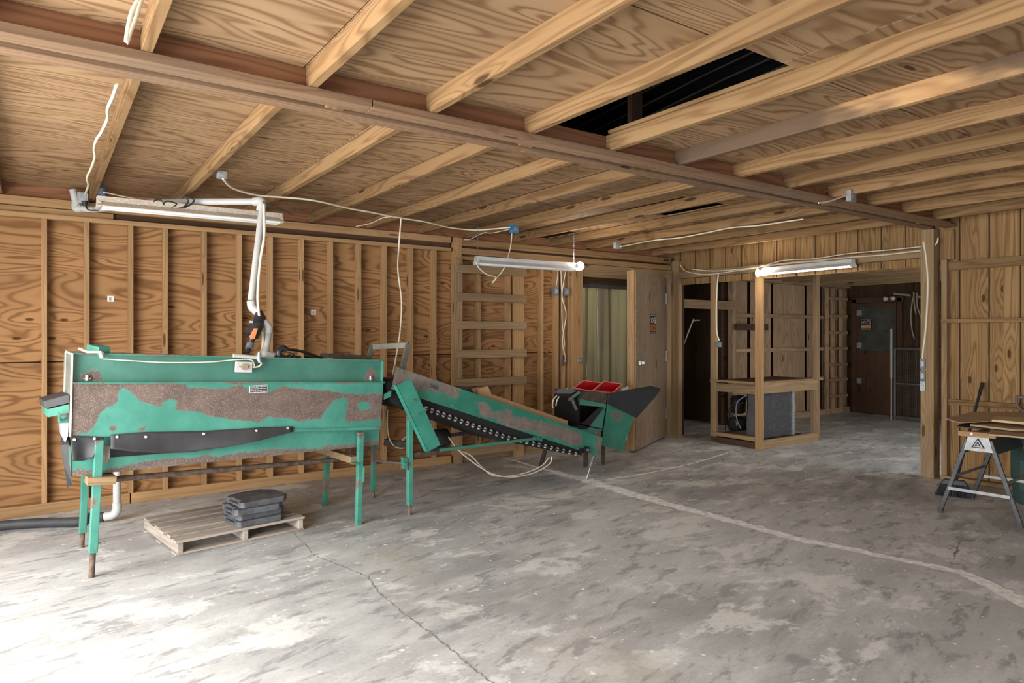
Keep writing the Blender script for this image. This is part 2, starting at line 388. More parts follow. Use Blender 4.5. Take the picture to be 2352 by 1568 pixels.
# ------------------------------------------------------------------ floor
fl = MB(); fl.bb(-9, 13.2, -9, 9.2, -.12, 0); floor = fl.build('floor', CONC); tag(floor, kind='structure')
def ribbon(name, pts, ws, m, z=.0015, jag=0):
    P = [onz(*p) for p in pts]; out = []; W_ = []
    for i in range(len(P)-1):
        n = 10
        for k in range(n):
            t = k/n; out.append(P[i]*(1-t)+P[i+1]*t); W_.append(ws[i]*(1-t)+ws[i+1]*t)
    out.append(P[-1]); W_.append(ws[-1])
    vs = []
    for i, p in enumerate(out):
        d = out[min(i+1, len(out)-1)]-out[max(0, i-1)]; d.normalize(); nn = V(-d.y, d.x, 0)
        a = W_[i]/2
        jj = random.uniform(-jag, jag)
        vs += [p+nn*(a*(1+random.uniform(-jag, jag)))+nn*jj*a+V(0, 0, z), p-nn*(a*(1+random.uniform(-jag, jag)))+nn*jj*a+V(0, 0, z)]
    b = MB(); b.add(vs, [[2*i, 2*i+1, 2*i+3, 2*i+2] for i in range(len(out)-1)])
    return b.build(name, m, floor)
ribbon('joint_filler', [(1150, 1048), (1240, 1075), (1330, 1097), (1410, 1122), (1500, 1148), (1610, 1178), (1720, 1207), (1830, 1238), (1950, 1260), (2060, 1284), (2150, 1301), (2210, 1315), (2280, 1345), (2352, 1385), (2480, 1440)],
       [.03, .06, .16, .16, .15, .12, .11, .105, .10, .07, .085, .085, .11, .14, .14], FILL, jag=.2)
ribbon('joint_filler', [(1370, 1104), (1450, 1093), (1520, 1080), (1600, 1062), (1700, 1030)], [.05, .035, .03, .03, .02], FILL, .001, .5)
ribbon('floor_crack', [(672, 1222), (705, 1255), (720, 1275), (760, 1290), (800, 1305), (845, 1325), (870, 1360), (905, 1390), (940, 1418), (985, 1450), (1020, 1478), (1060, 1512), (1095, 1540), (1130, 1568), (1170, 1600)],
       [.004, .006, .007, .006, .007, .008, .007, .007, .007, .008, .008, .007, .008, .007, .007], CRACK, .001, 1.2)
ribbon('floor_crack', [(2205, 1242), (2198, 1262), (2190, 1285)], [.006, .012, .006], CRACK, .001, 1)
# threshold step of bright concrete at the passage
# ------------------------------------------------------------------ back wall (studs in front of plywood)
VF, VS, VP = 6.62, 6.71, 6.712       # stud face, sheathing face
wb = board('wall_back', (-3.2, VP+.006, .61), (.03, VP+.006, .61), 1.22, .012, W_PLYW); tag(wb, kind='structure')
X0 = -.02
for a, b2, z in ((-3.2, .03, 1.85), (.034, 2.42, .61), (.034, 2.42, 1.85), (2.44, 5.5, .61), (2.44, 5.5, 1.85)):
    board('plywood_sheet', (a, VP+.006, z), (b2, VP+.006, z), 1.24 if z > 1 else 1.22, .012, W_PLYW, wb)
studpx = [95, 193, 295, 375, 465, 546, 618, 690, 757, 822, 881, 942, 996]
for i, px in enumerate(studpx):
    u = onv(px, 800, VF).x+.019
    board('stud', (u, VF+.045, .088), (u, VF+.045, 2.385), .038, .09, W_STUD, wb, side=(1, 0, 0))
for u in (-.42, -.84, -1.2, -1.7, -2.2):
    board('stud', (u, VF+.045, .088), (u, VF+.045, 2.385), .038, .09, W_STUD, wb, side=(1, 0, 0))
for a, b2 in ((-3.2, .62), (.63, 2.7), (2.71, 3.15), (3.15, 3.78)):
    board('bottom_plate', (a, VF+.045, .045), (b2, VF+.045, .045), .088, .095, W_STUD, wb)
for a, b2 in ((-3.2, 1.7), (1.7, 3.78)):
    board('top_plate', (a, VF+.045, 2.404), (b2, VF+.045, 2.404), .04, .09, W_STUD, wb)
    board('top_plate', (a, VF+.05, 2.515), (b2, VF+.05, 2.515), .07, .09, W_STUD, wb)
board('house_wrap', (-3.3, 6.76, 1.3), (5.55, 6.76, 1.3), 2.9, .01, W_DARK, wb)
board('house_wrap', (-3.3, 5.0, 2.74), (7.5, 5.0, 2.70), .01, .01, W_DARK, wb)
board('blocking', (-3.2, VF+.06, 2.45), (.5, VF+.06, 2.45), .05, .06, W_STUD, wb)
board('blocking', (.5, VF+.08, 2.45), (3.8, VF+.08, 2.45), .06, .03, W_DARK, wb)  # dark set-back board standing for the shaded gap where blocking is missing
board('rim_board', (-3.2, VF+.075, 2.60), (7.4, VF+.075, 2.60), .11, .03, W_RED, wb)
# tall post, second bay behind the wall ladder, stud group beside the door
ua, ub = onv(1043, 800, VF).x, onv(1059, 800, VF).x
board('post', ((ua+ub)/2, VF+.03, 0), ((ua+ub)/2, VF+.03, 2.545), ub-ua, .09, W_STUD, wb, side=(1, 0, 0))
for px in (1098, 1168, 1243, 1278):
    u = onv(px, 800, VF).x+.019
    board('stud', (u, VF+.045, .088), (u, VF+.045, 2.30), .038, .09, W_STUD, wb, side=(1, 0, 0))
for px in (1292, 1304):
    u = onv(px, 800, VF).x+.019
    board('stud', (u, VF+.03, .0), (u, VF+.03, 2.30), .036, .08, W_STUD, wb, side=(1, 0, 0))
board('bottom_plate', (ub, VF+.045, .045), (5.5, VF+.045, .045), .088, .09, W_OLD, wb)
board('top_plate', (ub, VF+.045, 2.32), (5.52, VF+.045, 2.32), .038, .09, W_STUD, wb)
board('top_plate', (ub, VF+.045, 2.40), (7.38, VF+.045, 2.40), .07, .10, W_STUD, wb)
board('top_plate', (ub, VF+.04, 2.50), (7.38, VF+.04, 2.50), .08, .10, W_JOIST, wb)
board('blocking', (ub, VF+.08, 2.45), (7.38, VF+.08, 2.45), .12, .03, W_DARK, wb)
# cold room doorway: jamb, header, boards
UD0, UD1 = 5.69, 7.2
board('door_jamb', (5.60, VF+.01, 0), (5.60, VF+.01, 2.30), .17, .12, W_STUD, wb, side=(1, 0, 0))
board('door_jamb', (UD0+.02, VF+.15, 0), (UD0+.02, VF+.15, 2.19), .03, .18, W_OLD, wb, side=(1, 0, 0))
board('door_jamb', (7.28, VF+.02, 0), (7.28, VF+.02, 2.30), .14, .12, W_OLD, wb, side=(1, 0, 0))
board('door_header', (5.5, VF+.0, 2.275), (7.38, VF+.0, 2.275), .16, .06, W_OLD, wb)
board('door_header', (5.69, VF+.15, 2.2), (7.3, VF+.15, 2.19), .16, .12, W_DARK, wb)
# ------------------------------------------------------------------ right wall of planks (u = 7.5)
UW = 7.5
wr = board('wall_right', (UW+.01, .3, 0), (UW+.01, .3, 2.72), 5.66, .02, W_PLANK, side=(0, -1, 0), bevel=0)
tag(wr, kind='structure')
b = MB()
for v in [3.2, 2.965, 2.71, 2.455, 2.2, 1.945, 1.69, 1.435, 1.18]: b.bb(UW-.0025, UW, v-.006, v+.006, 0, 2.7)
b.build('plank_groove', plain('groove_shadow_gap', (.035, .02, .01), .9), wr)
board('rail', (UW-.02, 3.09, 2.135), (UW-.02, -.5, 2.155), .09, .038, W_JOIST, wr)
board('rail', (UW-.045, 3.10, 1.585), (UW-.045, -.5, 1.585), .038, .09, W_JOIST, wr)
board('rail', (UW-.02, 3.10, .775), (UW-.02, -.5, .775), .055, .038, W_JOIST, wr)
board('bottom_plate', (UW-.05, 3.1, .02), (UW-.05, -.5, .02), .04, .09, W_OLD, wr)
board('stud', (UW-.04, 3.075, .04), (UW-.04, 3.075, 2.2), .05, .08, W_OLD, wr, side=(0, 1, 0))
board('stud', (UW-.02, 3.05, 2.2), (UW-.02, 3.05, 2.5), .10, .04, W_JOIST, wr, side=(0, 1, 0))
wq = board('wall_front', (4.6, -4.1, 1.3), (7.5, -4.1, 1.3), 2.8, .03, W_PLYW); tag(wq, kind='structure')  # unseen wall, added in part to cut the light from behind
# header wall above the passage
wh = board('wall_header', (UW+.01, 4.93, 2.155), (UW+.01, 4.93, 2.72), 3.6, .02, W_PLANK, side=(0, -1, 0), bevel=0); tag(wh, kind='structure')
b = MB()
v = 3.22
while v < 6.6: b.bb(UW-.0025, UW, v-.005, v+.005, 2.16, 2.7); v += .255
b.build('plank_groove', bpy.data.materials['groove_shadow_gap'], wh)
board('header_beam', (UW-.045, 3.24, 2.285), (UW-.045, 6.55, 2.285), .09, .09, W_OLD, wh)
t1 = board('trim_1', (UW-.04, 6.58, 0), (UW-.04, 6.58, 2.5), .13, .08, W_OLD, side=(0, 1, 0)); tag(t1, kind='structure')
t2 = board('trim_2', (UW+.07, 6.64, 0), (UW+.07, 6.64, 2.4), .16, .06, W_DARK, side=(0, 1, 0)); tag(t2, kind='structure')
# ------------------------------------------------------------------ support post and double girder
po = thing('support_post', 'thick square timber post carrying the end of the long ceiling beam at the passage', 'post', (7.44, 3.19, 0))
board('timber', (7.425, 3.205, 0), (7.425, 3.205, 2.515), .125, .14, W_OLD, po, side=(0, 1, 0), bevel=.006)
gi = thing('ceiling_beam', 'long weathered double timber beam crossing under the joists to the post', 'beam', (3.7, 3.1, 2.5))
UG0, UG1 = -3.0, 7.46
for a, b2 in ((UG0, 1.28), (1.285, 4.6), (4.605, UG1+.02)):
    board('bottom_flange', (a, 3.04, 2.54), (b2, 3.04, 2.54), .038, .10, W_BEAM, gi, side=(0, 0, 1))
for a, b2 in ((UG0, 2.3), (2.305, 5.2), (5.205, UG1-.1)):
    board('bottom_flange', (a, 3.195, 2.54), (b2, 3.195, 2.54), .038, .09, W_BEAM, gi, side=(0, 0, 1))
for a, b2 in ((UG0, 2.9), (2.905, UG1)):
    board('header_board', (a, 3.055, 2.608), (b2, 3.055, 2.608), .093, .038, W_RED, gi)
    board('header_board', (a, 3.22, 2.608), (b2, 3.22, 2.608), .093, .038, W_BEAM, gi)
for px, py in ((750, 255), (1178, 340), (1815, 480), (2030, 520)):
    q = onz(px, py, 2.55); board('spacer_block', (q.x, 3.09, 2.555), (q.x, 3.15, 2.555), .09, .05, W_JOIST, gi, side=(1, 0, 0))
# ------------------------------------------------------------------ ceiling
ZJ, ZC = 2.56, 2.655
ce = board('ceiling', (-3.2, 4.97, ZC+.006), (.34, 4.97, ZC+.006), 1.64, .012, W_PLYC, side=(0, 1, 0)); tag(ce, kind='structure')
def sheet(u0, u1, v0, v1, dz=0, m=W_PLYC):
    board('plywood_sheet', (u0, (v0+v1)/2, ZC+.006+dz), (u1, (v0+v1)/2, ZC+.006+dz), abs(v1-v0)-.004, .012, m, ce, side=(0, 1, 0))
sheet(-3.2, .34, 3.2, 4.14); sheet(-3.2, .34, 5.80, 6.72)
sheet(.35, 1.56, 3.2, 5.60); sheet(.35, 1.56, 5.63, 6.72, -.004)
sheet(1.565, 3.38, 3.2, 5.60, .0); sheet(1.565, 3.38, 5.63, 6.72, .0)
sheet(3.385, 4.62, 3.2, 4.7); sheet(3.385, 4.62, 4.71, 6.72)
sheet(4.625, 5.22, 3.2, 4.0); sheet(4.625, 5.22, 4.75, 6.1); 
sheet(5.225, 7.5, 3.2, 4.8); sheet(5.225, 7.5, 4.81, 6.72)
sheet(-3.2, .97, 1.78, 3.07); sheet(.975, 2.22, 1.78, 3.07)
sheet(2.86, 5.2, 1.78, 3.07); sheet(5.205, 7.5, 1.78, 3.07)
for k in range(6):
    v1 = 1.775-k*1.22
    for a, b2 in ((-3.2, .3), (.305, 2.7), (2.705, 5.1), (5.105, 7.5)): sheet(a+(.3 if k % 2 else 0)*(a > -3), b2+(.3 if k % 2 else 0)*(b2 < 7), v1-1.215, v1)
for k in range(-5, 12):
    u = .37+.61*k+.019
    m = W_DARKJ if k == 5 else W_JOIST
    un = u-(.05 if k == 0 else 0)
    if u < 7.45:
        if k == 4:
            board('ceiling_joist', (u, -4, ZJ+.0475), (u, 3.035, ZJ+.0475), .095, .04, W_JOIST, ce)
            board('cleat', (u+.01, .9, ZC+.012), (u+.01, 3.0, ZC+.012), .02, .09, W_JOIST, ce)
        else: board('ceiling_joist', (un, -4, ZJ+.0475), (un, 3.035, ZJ+.0475), .095, .04, m, ce)
        uf = u-.02-(.03 if k < 2 else 0)
        board('ceiling_joist', (uf, 3.24, ZJ+.044), (uf, 6.69, ZJ+.044), .09, .038, W_JOIST, ce)
board('rafter_stud', (3.02, 3.0, 2.70), (3.02, 3.0, 3.25), .09, .04, W_DARK, ce, side=(1, 0, 0))
b = MB(); n = 260      # corrugated roof seen through the gaps
vs = []
for i in range(n+1):
    u = -4+12.2*i/n; zz = .02*math.sin(i*1.55)
    vs += [V(u, -5.5, 3.9+zz), V(u, 3.2, 3.35+zz), V(u, 7.2, 2.98+zz)]
b.add(vs, [[3*i+j, 3*i+3+j, 3*i+4+j, 3*i+1+j] for i in range(n) for j in (0, 1)])
rf = b.build('ceiling_roof_metal', ROOFM); tag(rf, kind='structure')
b = MB(); b.bb(-4, 8.2, 7.15, 7.25, 2.4, 3.1); b.bb(-3.3, -3.2, -5.5, 7.2, 2.55, 4); b.bb(-4, 8.2, -5.6, -5.5, 2.71, 4); b.bb(-4.1, -4, -5.5, 7.2, 2.71, 4); b.build('gable_panel', ROOFM, rf)
# ------------------------------------------------------------------ back room beyond the passage
UE = 12.5
wl = board('wall_hall_side', (9.25, 6.86, .1), (9.25, 6.86, 2.4), .42, .015, W_HALL, side=(1, 0, 0)); tag(wl, kind='structure')
for a, b2 in ((9.55, 10.1), (10.18, 11.1), (11.18, 11.6), (11.66, 12.5)):
    board('plywood_sheet', ((a+b2)/2, 6.86, .1), ((a+b2)/2, 6.86, 2.4), b2-a, .015, W_HALL, wl, side=(1, 0, 0))
board('backing', (8.9, 6.93, 1.2), (12.6, 6.93, 1.2), 2.5, .02, W_DARK, wl)
for z in (1.76, 1.19, .66): board('rail', (9.05, 6.82, z), (12.4, 6.82, z), .06, .05, W_HALL, wl)
board('bottom_plate', (9.0, 6.81, .05), (12.45, 6.81, .05), .10, .09, W_HALL, wl)
board('top_plate', (8.9, 6.81, 2.36), (12.5, 6.81, 2.36), .09, .10, W_HALL, wl)
board('stud', (9.0, 6.80, 0), (9.0, 6.80, 2.4), .09, .09, W_HALL, wl, side=(1, 0, 0))
for u in (9.9, 11.35, 12.1): board('stud', (u, 6.84, .1), (u, 6.84, 2.32), .05, .04, W_HALL, wl, side=(1, 0, 0))
board('cross_rail', (7.56, 6.66, 1.90), (9.05, 6.70, 1.90), .13, .04, W_OLD, wl)
board('cross_rail', (8.95, 6.68, 1.57), (9.75, 6.68, 1.57), .10, .04, W_DARK, wl)
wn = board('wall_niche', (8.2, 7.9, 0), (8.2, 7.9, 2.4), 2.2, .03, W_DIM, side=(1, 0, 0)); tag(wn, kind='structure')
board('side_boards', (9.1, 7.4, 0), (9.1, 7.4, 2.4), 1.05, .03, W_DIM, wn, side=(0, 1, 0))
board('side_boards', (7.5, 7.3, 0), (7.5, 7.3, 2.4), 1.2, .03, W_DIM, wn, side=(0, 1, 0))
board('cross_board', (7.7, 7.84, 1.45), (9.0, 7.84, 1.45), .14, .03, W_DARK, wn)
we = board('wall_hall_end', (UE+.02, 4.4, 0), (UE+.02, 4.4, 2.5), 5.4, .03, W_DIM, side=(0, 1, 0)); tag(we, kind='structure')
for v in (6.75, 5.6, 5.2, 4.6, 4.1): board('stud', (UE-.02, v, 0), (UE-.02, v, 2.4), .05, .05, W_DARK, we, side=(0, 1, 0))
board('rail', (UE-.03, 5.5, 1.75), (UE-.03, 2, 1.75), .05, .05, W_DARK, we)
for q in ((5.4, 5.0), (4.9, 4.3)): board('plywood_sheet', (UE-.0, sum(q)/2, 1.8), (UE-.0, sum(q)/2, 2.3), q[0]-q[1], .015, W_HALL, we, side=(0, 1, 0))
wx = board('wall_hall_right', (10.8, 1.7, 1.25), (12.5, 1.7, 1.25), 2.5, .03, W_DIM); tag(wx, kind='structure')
ch = board('ceiling_hall', (7.52, 4.9, 2.47), (12.55, 4.9, 2.47), 6.5, .02, W_HALL, side=(0, 1, 0)); tag(ch, kind='structure')
for k in range(10): board('hall_joist', (7.8+.5*k, 1.7, 2.40), (7.8+.5*k, 6.76, 2.40), .11, .038, W_OLD, ch)
# hall door
d2 = board('door_2', (UE-.05, 6.28, .02), (UE-.05, 6.28, 2.02), .72, .05, W_DARK, side=(0, 1, 0)); tag(d2, kind='structure')
board('door_panel', (UE-.08, 6.26, 1.15), (UE-.08, 6.26, 1.95), .62, .02, plain('mould_green_board', (.05, .052, .042), .8, var=.4, vs=6), d2, side=(0, 1, 0))
board('door_frame', (UE-.06, 6.67, 0), (UE-.06, 6.67, 2.1), .08, .07, W_DARK, d2, side=(0, 1, 0))
board('door_frame', (UE-.06, 5.86, 0), (UE-.06, 5.86, 2.1), .08, .07, W_DARK, d2, side=(0, 1, 0))
board('door_frame', (UE-.06, 5.8, 2.08), (UE-.06, 6.7, 2.08), .10, .07, W_DARK, d2)
b = MB()
for z in (.6, 1.25, 1.85): b.bb(UE-.13, UE-.09, 6.52, 6.60, z-.05, z+.05)
b.build('hinge', GALV, d2)
# cold room behind the doorway
wc = board('wall_coldroom', (5.2, 7.9, 1.85), (7.42, 7.9, 1.85), 1.3, .03, WALLC); tag(wc, kind='structure')
board('lower_panel', (5.2, 7.88, .6), (7.42, 7.88, .6), 1.2, .03, WALLD, wc)
b = MB(); b.bb(5.2, 7.42, 6.85, 7.9, 2.5, 2.53); b.bb(5.2, 5.23, 6.72, 7.9, 0, 2.5); b.bb(7.42, 7.45, 6.9, 7.9, 0, 2.5); b.build('side_panel', WALLC, wc)
area('coldroom_fill', (6.5, 7.4, 2.45), (0, 0, 0), .9, .3, 26, (1, .93, .75))  # unseen light added to brighten the panels behind the curtain
# ------------------------------------------------------------------ green washing machine
FA, FB = (.134, 4.72), (2.178, 4.88)
fx = V(FB[0]-FA[0], FB[1]-FA[1], 0).normalized(); fn = V(-fx.y, fx.x, 0)
def ff(px, py, off=0): return onp(px, py, FA, FB, off)
wm = thing('produce_washer', 'long green painted produce washing machine with rust patches on tall legs', 'machine', (1.1, 5.1, 0))
rust_front = [[(150, 870), (430, 880), (432, 888), (470, 892), (520, 893), (555, 882), (570, 895), (620, 898), (650, 886), (690, 893), (760, 897), (800, 903), (890, 905), (890, 962), (800, 970), (790, 962), (800, 925), (790, 914), (765, 920), (748, 940), (738, 962), (680, 965), (645, 957), (615, 957), (590, 970), (560, 964), (500, 961), (470, 950), (440, 945), (405, 942), (395, 938), (350, 930), (320, 918), (305, 903), (285, 890), (270, 900), (268, 912), (275, 918), (250, 935), (232, 950), (222, 970), (212, 985), (200, 995), (150, 1000)],
              [(248, 979), (268, 977), (270, 990), (252, 992)], [(300, 989), (340, 977), (330, 990)]]
wear_grid('front_panel', [ff(165, 879), ff(880, 877), ff(873, 986), ff(160, 1004)], G_WEAR, wm, rust_front, clean=[[(820, 926), (850, 922), (858, 938), (828, 946)], [(372, 925), (395, 918), (405, 925), (400, 940), (378, 940)]], sc=9)
wear_grid('upper_panel', [ff(165, 812, .035), ff(880, 829, .035), ff(880, 878, .035), ff(165, 881, .035)], G_DK, wm,
          [[(190, 855), (212, 845), (232, 852), (238, 873), (188, 876)], [(846, 850), (860, 850), (866, 872), (842, 874)]], sc=14)
wear_grid('trough', [ff(165, 1000, .05), ff(872, 984, .05), ff(870, 1021, .05), ff(165, 1094, .05)], G_WEAR, wm,
          [[(160, 1078), (255, 1075), (330, 1055), (420, 1050), (560, 1040), (640, 1030), (745, 1027), (872, 1012), (875, 1035), (165, 1110)]], sc=14)
b = MB()      # ledge and hems of the front panel
b.bar(ff(164, 879.5, .012), ff(881, 877.5, .012), .012, .045)
b.bar(ff(163, 811, .03), ff(881, 828, .03), .010, .03)
b.build('ledge', G_OLD, wm)
b = MB(); b.bar(ff(440, 994, -.006), ff(873, 983, -.006), .022, .012); b.build('hem', G_LEG, wm, .002)
# end plates, back and bottom
D = .40
for pxt, pxb, mm in (((166, 812), (161, 1004), ENAMR), ((880, 829), (873, 986), G_CLEAN)):
    b = MB(); q = [ff(*pxt, 0), ff(*pxb, 0)]; b.prism([q[0], q[1], q[1]+fn*D, q[0]+fn*D], fx*.006)
    b.build('end_plate', mm if pxt[0] > 500 else plain('grey_end_steel', (.15, .15, .13), .7, .2, var=.3), wm)
b = MB(); b.bar(ff(166, 811, -.008), ff(161, 1003, -.008), .010, .010, side=fx); b.bar(ff(163, 812, -.008)+fn*0, ff(153, 806, .30), .01, .01); b.bar(ff(153, 806, .30), ff(148, 905, .30), .012, .01, side=fx)
b.build('edge_trim', ENAMR, wm)
b = MB(); q = [ff(160, 806, .36), ff(875, 829, .36)]
b.prism([q[0], q[1], q[1]-EZ*.50, q[0]-EZ*.62], fn*.006); b.build('back_panel', G_OLD, wm)
b = MB(); q = [ff(165, 1000, .05), ff(165, 1094, .05), ff(165, 1094, .05)+fn*.3, ff(165, 1000, .05)+fn*.38]
q2 = [ff(872, 984, .05), ff(870, 1021, .05), ff(870, 1021, .05)+fn*.3, ff(872, 984, .05)+fn*.38]
b.prism(q, fx*.006); b.prism(q2, -fx*.006); b.hexa([q[1], q2[1], q2[2], q[2]], [p+EZ*.006 for p in (q[1], q2[1], q2[2], q[2])])
b.hexa([q[2], q2[2], q2[3], q[3]], [p-fn*.006 for p in (q[2], q2[2], q2[3], q[3])]); b.build('trough_shell', G_OLD, wm)
# rubber skirts with a wavy lower edge
def skirt(top, bot, off, amp, m=RUB):
    n = 40; vs = []
    def samp(pl, t):
        x = pl[0][0]+(pl[-1][0]-pl[0][0])*t
        for i in range(len(pl)-1):
            if pl[i][0] <= x <= pl[i+1][0]+1e-6: k = (x-pl[i][0])/(pl[i+1][0]-pl[i][0]); return x, pl[i][1]+k*(pl[i+1][1]-pl[i][1])
        return pl[-1]
    for j in range(9):
        for i in range(n+1):
            t = i/n; a = samp(top, t); c = samp(bot, t); s = j/8
            vs.append(ff(a[0]+(c[0]-a[0])*s, a[1]+(c[1]-a[1])*s, off-amp*s*(.6+.5*math.sin(t*9+1))))
    b = MB(); b.add(vs, [[j*(n+1)+i, j*(n+1)+i+1, (j+1)*(n+1)+i+1, (j+1)*(n+1)+i] for j in range(8) for i in range(n)], True)
    o = b.build('rubber_skirt', m, wm); so = o.modifiers.new('t', 'SOLIDIFY'); so.thickness = .005; return o
skirt([(161, 1000), (200, 1001), (238, 1004)], [(166, 1058), (190, 1058), (212, 1053), (222, 1036), (238, 1024)], -.012, .03)
skirt([(254, 998), (330, 992), (460, 990), (560, 984), (600, 981), (674, 979)], [(254, 1030), (300, 1036), (372, 1041), (440, 1038), (520, 1026), (600, 1010), (674, 991)], -.014, .035)
skirt([(252, 1005), (400, 1000), (560, 995)], [(252, 1050), (360, 1042), (560, 1016)], .035, 0, RUBD)  # black sheet standing for the dark gap below the second skirt
for x, y in ((171, 1009), (217, 1007), (269, 1003), (335, 1003), (468, 996), (589, 989), (661, 983)):
    b = MB(); p = ff(x, y, -.022); b.tube([p, p-fn*.008], [.009, .007], 10); b.build('bolt', PVC, wm)
# legs
def leg(top, bot, foot, w, off, m, name='leg'):
    a = onp(*top, FA, FB, off); c = bot; X = (a-c).normalized()
    b = MB(); b.bar(c+X*foot, a, w, w, side=fx); o = b.build(name, m, wm, .004)
    if foot > .02:
        b = MB(); b.tube([c, c+X*(foot+.03)], w*.36, 12); b.build('foot', RUST, o)
        p = c+X*(foot+.05); b = MB(); b.tube([p, p+fx*.055-fn*.01], .005, 6); b.tube([p+fx*.05-fn*.01, p+fx*.06-fn*.01], .010, 6); b.build('set_screw', STEEL, o)
    return o
leg((228, 1010), onz(210, 1326), .15, .046, -.025, G_LEG)
leg((196, 1080), onz(188, 1257), .11, .042, .62, G_CLEAN)
leg((828, 992), onz(823, 1204), .0, .042, -.0, G_LEG)
leg((752, 1040), onz(745, 1161), .0, .042, .66, G_OLD)
b = MB()
a = ff(822, 1040, .0); b.bar(ff(806, 1064, 0), ff(822, 1062, 0), .008, .05); b.bar(ff(834, 1070, 0), ff(833, 1106, 0), .008, .04, side=fx)
b.build('leg_bracket', G_CLEAN, wm)
b = MB(); b.tube([ff(216, 1104, .12), ff(776, 1055, .40)], .019, 12); b.build('stretcher_pipe', RUST, wm)
b = MB(); b.bar(ff(197, 1101, .03), ff(262, 1098, .03), .045, .16); b.build('support_block', W_OLD, wm)
b = MB(); b.bar(onp(815, 1056, FA, FB, .02), onp(735, 1030, FA, FB, .62), .05, .06); b.build('support_block', W_OLD, wm)
b = MB(); b.bar(ff(800, 1033, .2), ff(838, 1035, .2), .09, .10); b.build('support_block', W_DARK, wm)
# fittings on top
b = MB()
b.bar(ff(212, 799, .12), ff(240, 806, .02), .05, .075); b.build('lid_bracket', G_CLEAN, wm, .003)
b = MB(); p = ff(541, 842, -.005); q = ff(578, 843, -.005)
b.bar(p, q, .072, .035); o = b.build('switch_box', ENAM, wm, .003)
c = ff(561, 842, -.03); b = MB(); b.tube([c, c-fn*.012], .022, 20); b.build('switch_dial', plain('tan_dial', (.30, .24, .16), .5), o)
for x in (551, 571): b = MB(); p = ff(x, 842, -.024); b.tube([p, p-fn*.004], .004, 8); b.build('screw', BLKST, o)
for pts in (((232, 806), (233, 815), (236, 822)), ((596, 808), (594, 822), (597, 832))):
    b = MB(); b.tube([ff(x, y, -.01) for x, y in pts], [.010, .016, .013], 10); b.tube([ff(pts[1][0]-6, pts[1][1]-6, -.01), ff(pts[1][0]+6, pts[1][1]-4, -.01)], .008, 8); b.build('cable_clamp', GALV, wm)
b = MB(); b.tube([ff(181, 800, .02), ff(200, 808, -.01), ff(232, 808, -.015)], .007, 8); b.build('power_cord', WIRE, wm)
cable('power_cord', [ff(x, y, -.012) for x, y in ((237, 824), (300, 828), (380, 832), (480, 831), (540, 826), (575, 826), (583, 834), (584, 842))], .004, WIRE, None, wm)
cable('power_cord', [ff(x, y, -.012) for x, y in ((580, 843), (592, 842), (600, 836), (598, 830))], .006, WIRE, None, wm)
b = MB(); b.tube([ff(536, 816, .0), ff(590, 821, .0)], .014, 12); b.build('pipe_stub', PVC, wm)
b = MB()
b.tube(bspl([ff(640, 818, .05), ff(641, 806, .05), ff(650, 799, .05), ff(656, 803, .05)]), .022, 12)
b.tube([ff(632, 819, .05), ff(690, 821, .06)], .014, 10); b.tube([ff(650, 806, .02), ff(676, 813, .02)], .004, 6)
for x in (636, 646, 664, 674): b.tube([ff(x-2.5, 819.5, .05), ff(x+2.5, 819.8, .05)], .021, 10)
b.tube(bspl([ff(655, 802, .2), ff(690, 806, .2), ff(740, 822, .2)]), .010, 8)
b.build('pipe_fittings', BLKST, wm)
b = MB(); b.prism([ff(756, 811, .2), ff(832, 815, .2), ff(836, 827, .2), ff(752, 820, .2)], fn*.15); b.build('top_cover', RUSTB, wm)
for x, y in ((200, 874), (851, 873)): b = MB(); p = ff(x, y, .02); b.tube([p, p+EZ*.035], .011, 8); b.tube([p+EZ*.012-fx*.02, p+EZ*.012+fx*.02], .006, 6); b.build('latch', GALV, wm)
# outlet chute at the left end
b = MB()
P = [ff(100, 921, .10), ff(158, 906, .06), ff(160, 925, .04), ff(104, 938, .08)]
b.prism(P, fn*.30); b.build('chute_flap', RUB, wm, .002)
b = MB(); P = [ff(110, 940, .06), ff(158, 928, .04), ff(158, 948, .04), ff(110, 958, .06)]; b.prism(P, fn*.32); b.build('chute', G_CLEAN, wm)
b = MB(); b.bar(ff(136, 948, .0), ff(136, 967, .0), .008, .03, side=fx); b.bar(ff(134, 966, .02), ff(158, 964, .02), .03, .01); c = ff(144, 957, -.0); b.tube([c, c-fn*.015], .012, 6)
b.build('chute_hinge', G_CLEAN, wm)
b = MB(); b.prism([ff(138, 968, .05), ff(158, 966, .03), ff(156, 1000, .03), ff(150, 1016, .04), ff(143, 1000, .05)], fn*.12); b.build('chute_skirt', plain('pale_rubber', (.22, .22, .24), .6, var=.3), wm)
b = MB(); b.prism([ff(139, 1022, .05), ff(157, 1020, .03), ff(160, 1070, .04), ff(166, 1112, .05), ff(155, 1120, .05), ff(148, 1070, .05)], fn*.02); b.build('dangling_strip', RUB, wm)
b = MB(); b.prism([ff(142, 1000, .12), ff(158, 1004, .1), ff(158, 1026, .1), ff(146, 1022, .12)], fn*.1); b.build('dangling_strip', RUBD, wm)
b = MB(); b.prism([ff(237, 1022, .01), ff(253, 1024, .01), ff(252, 1050, .0), ff(245, 1062, .0), ff(236, 1060, .01)], fn*.006); b.build('canvas_strip', plain('grey_canvas', (.30, .26, .21), .9, var=.3), wm)
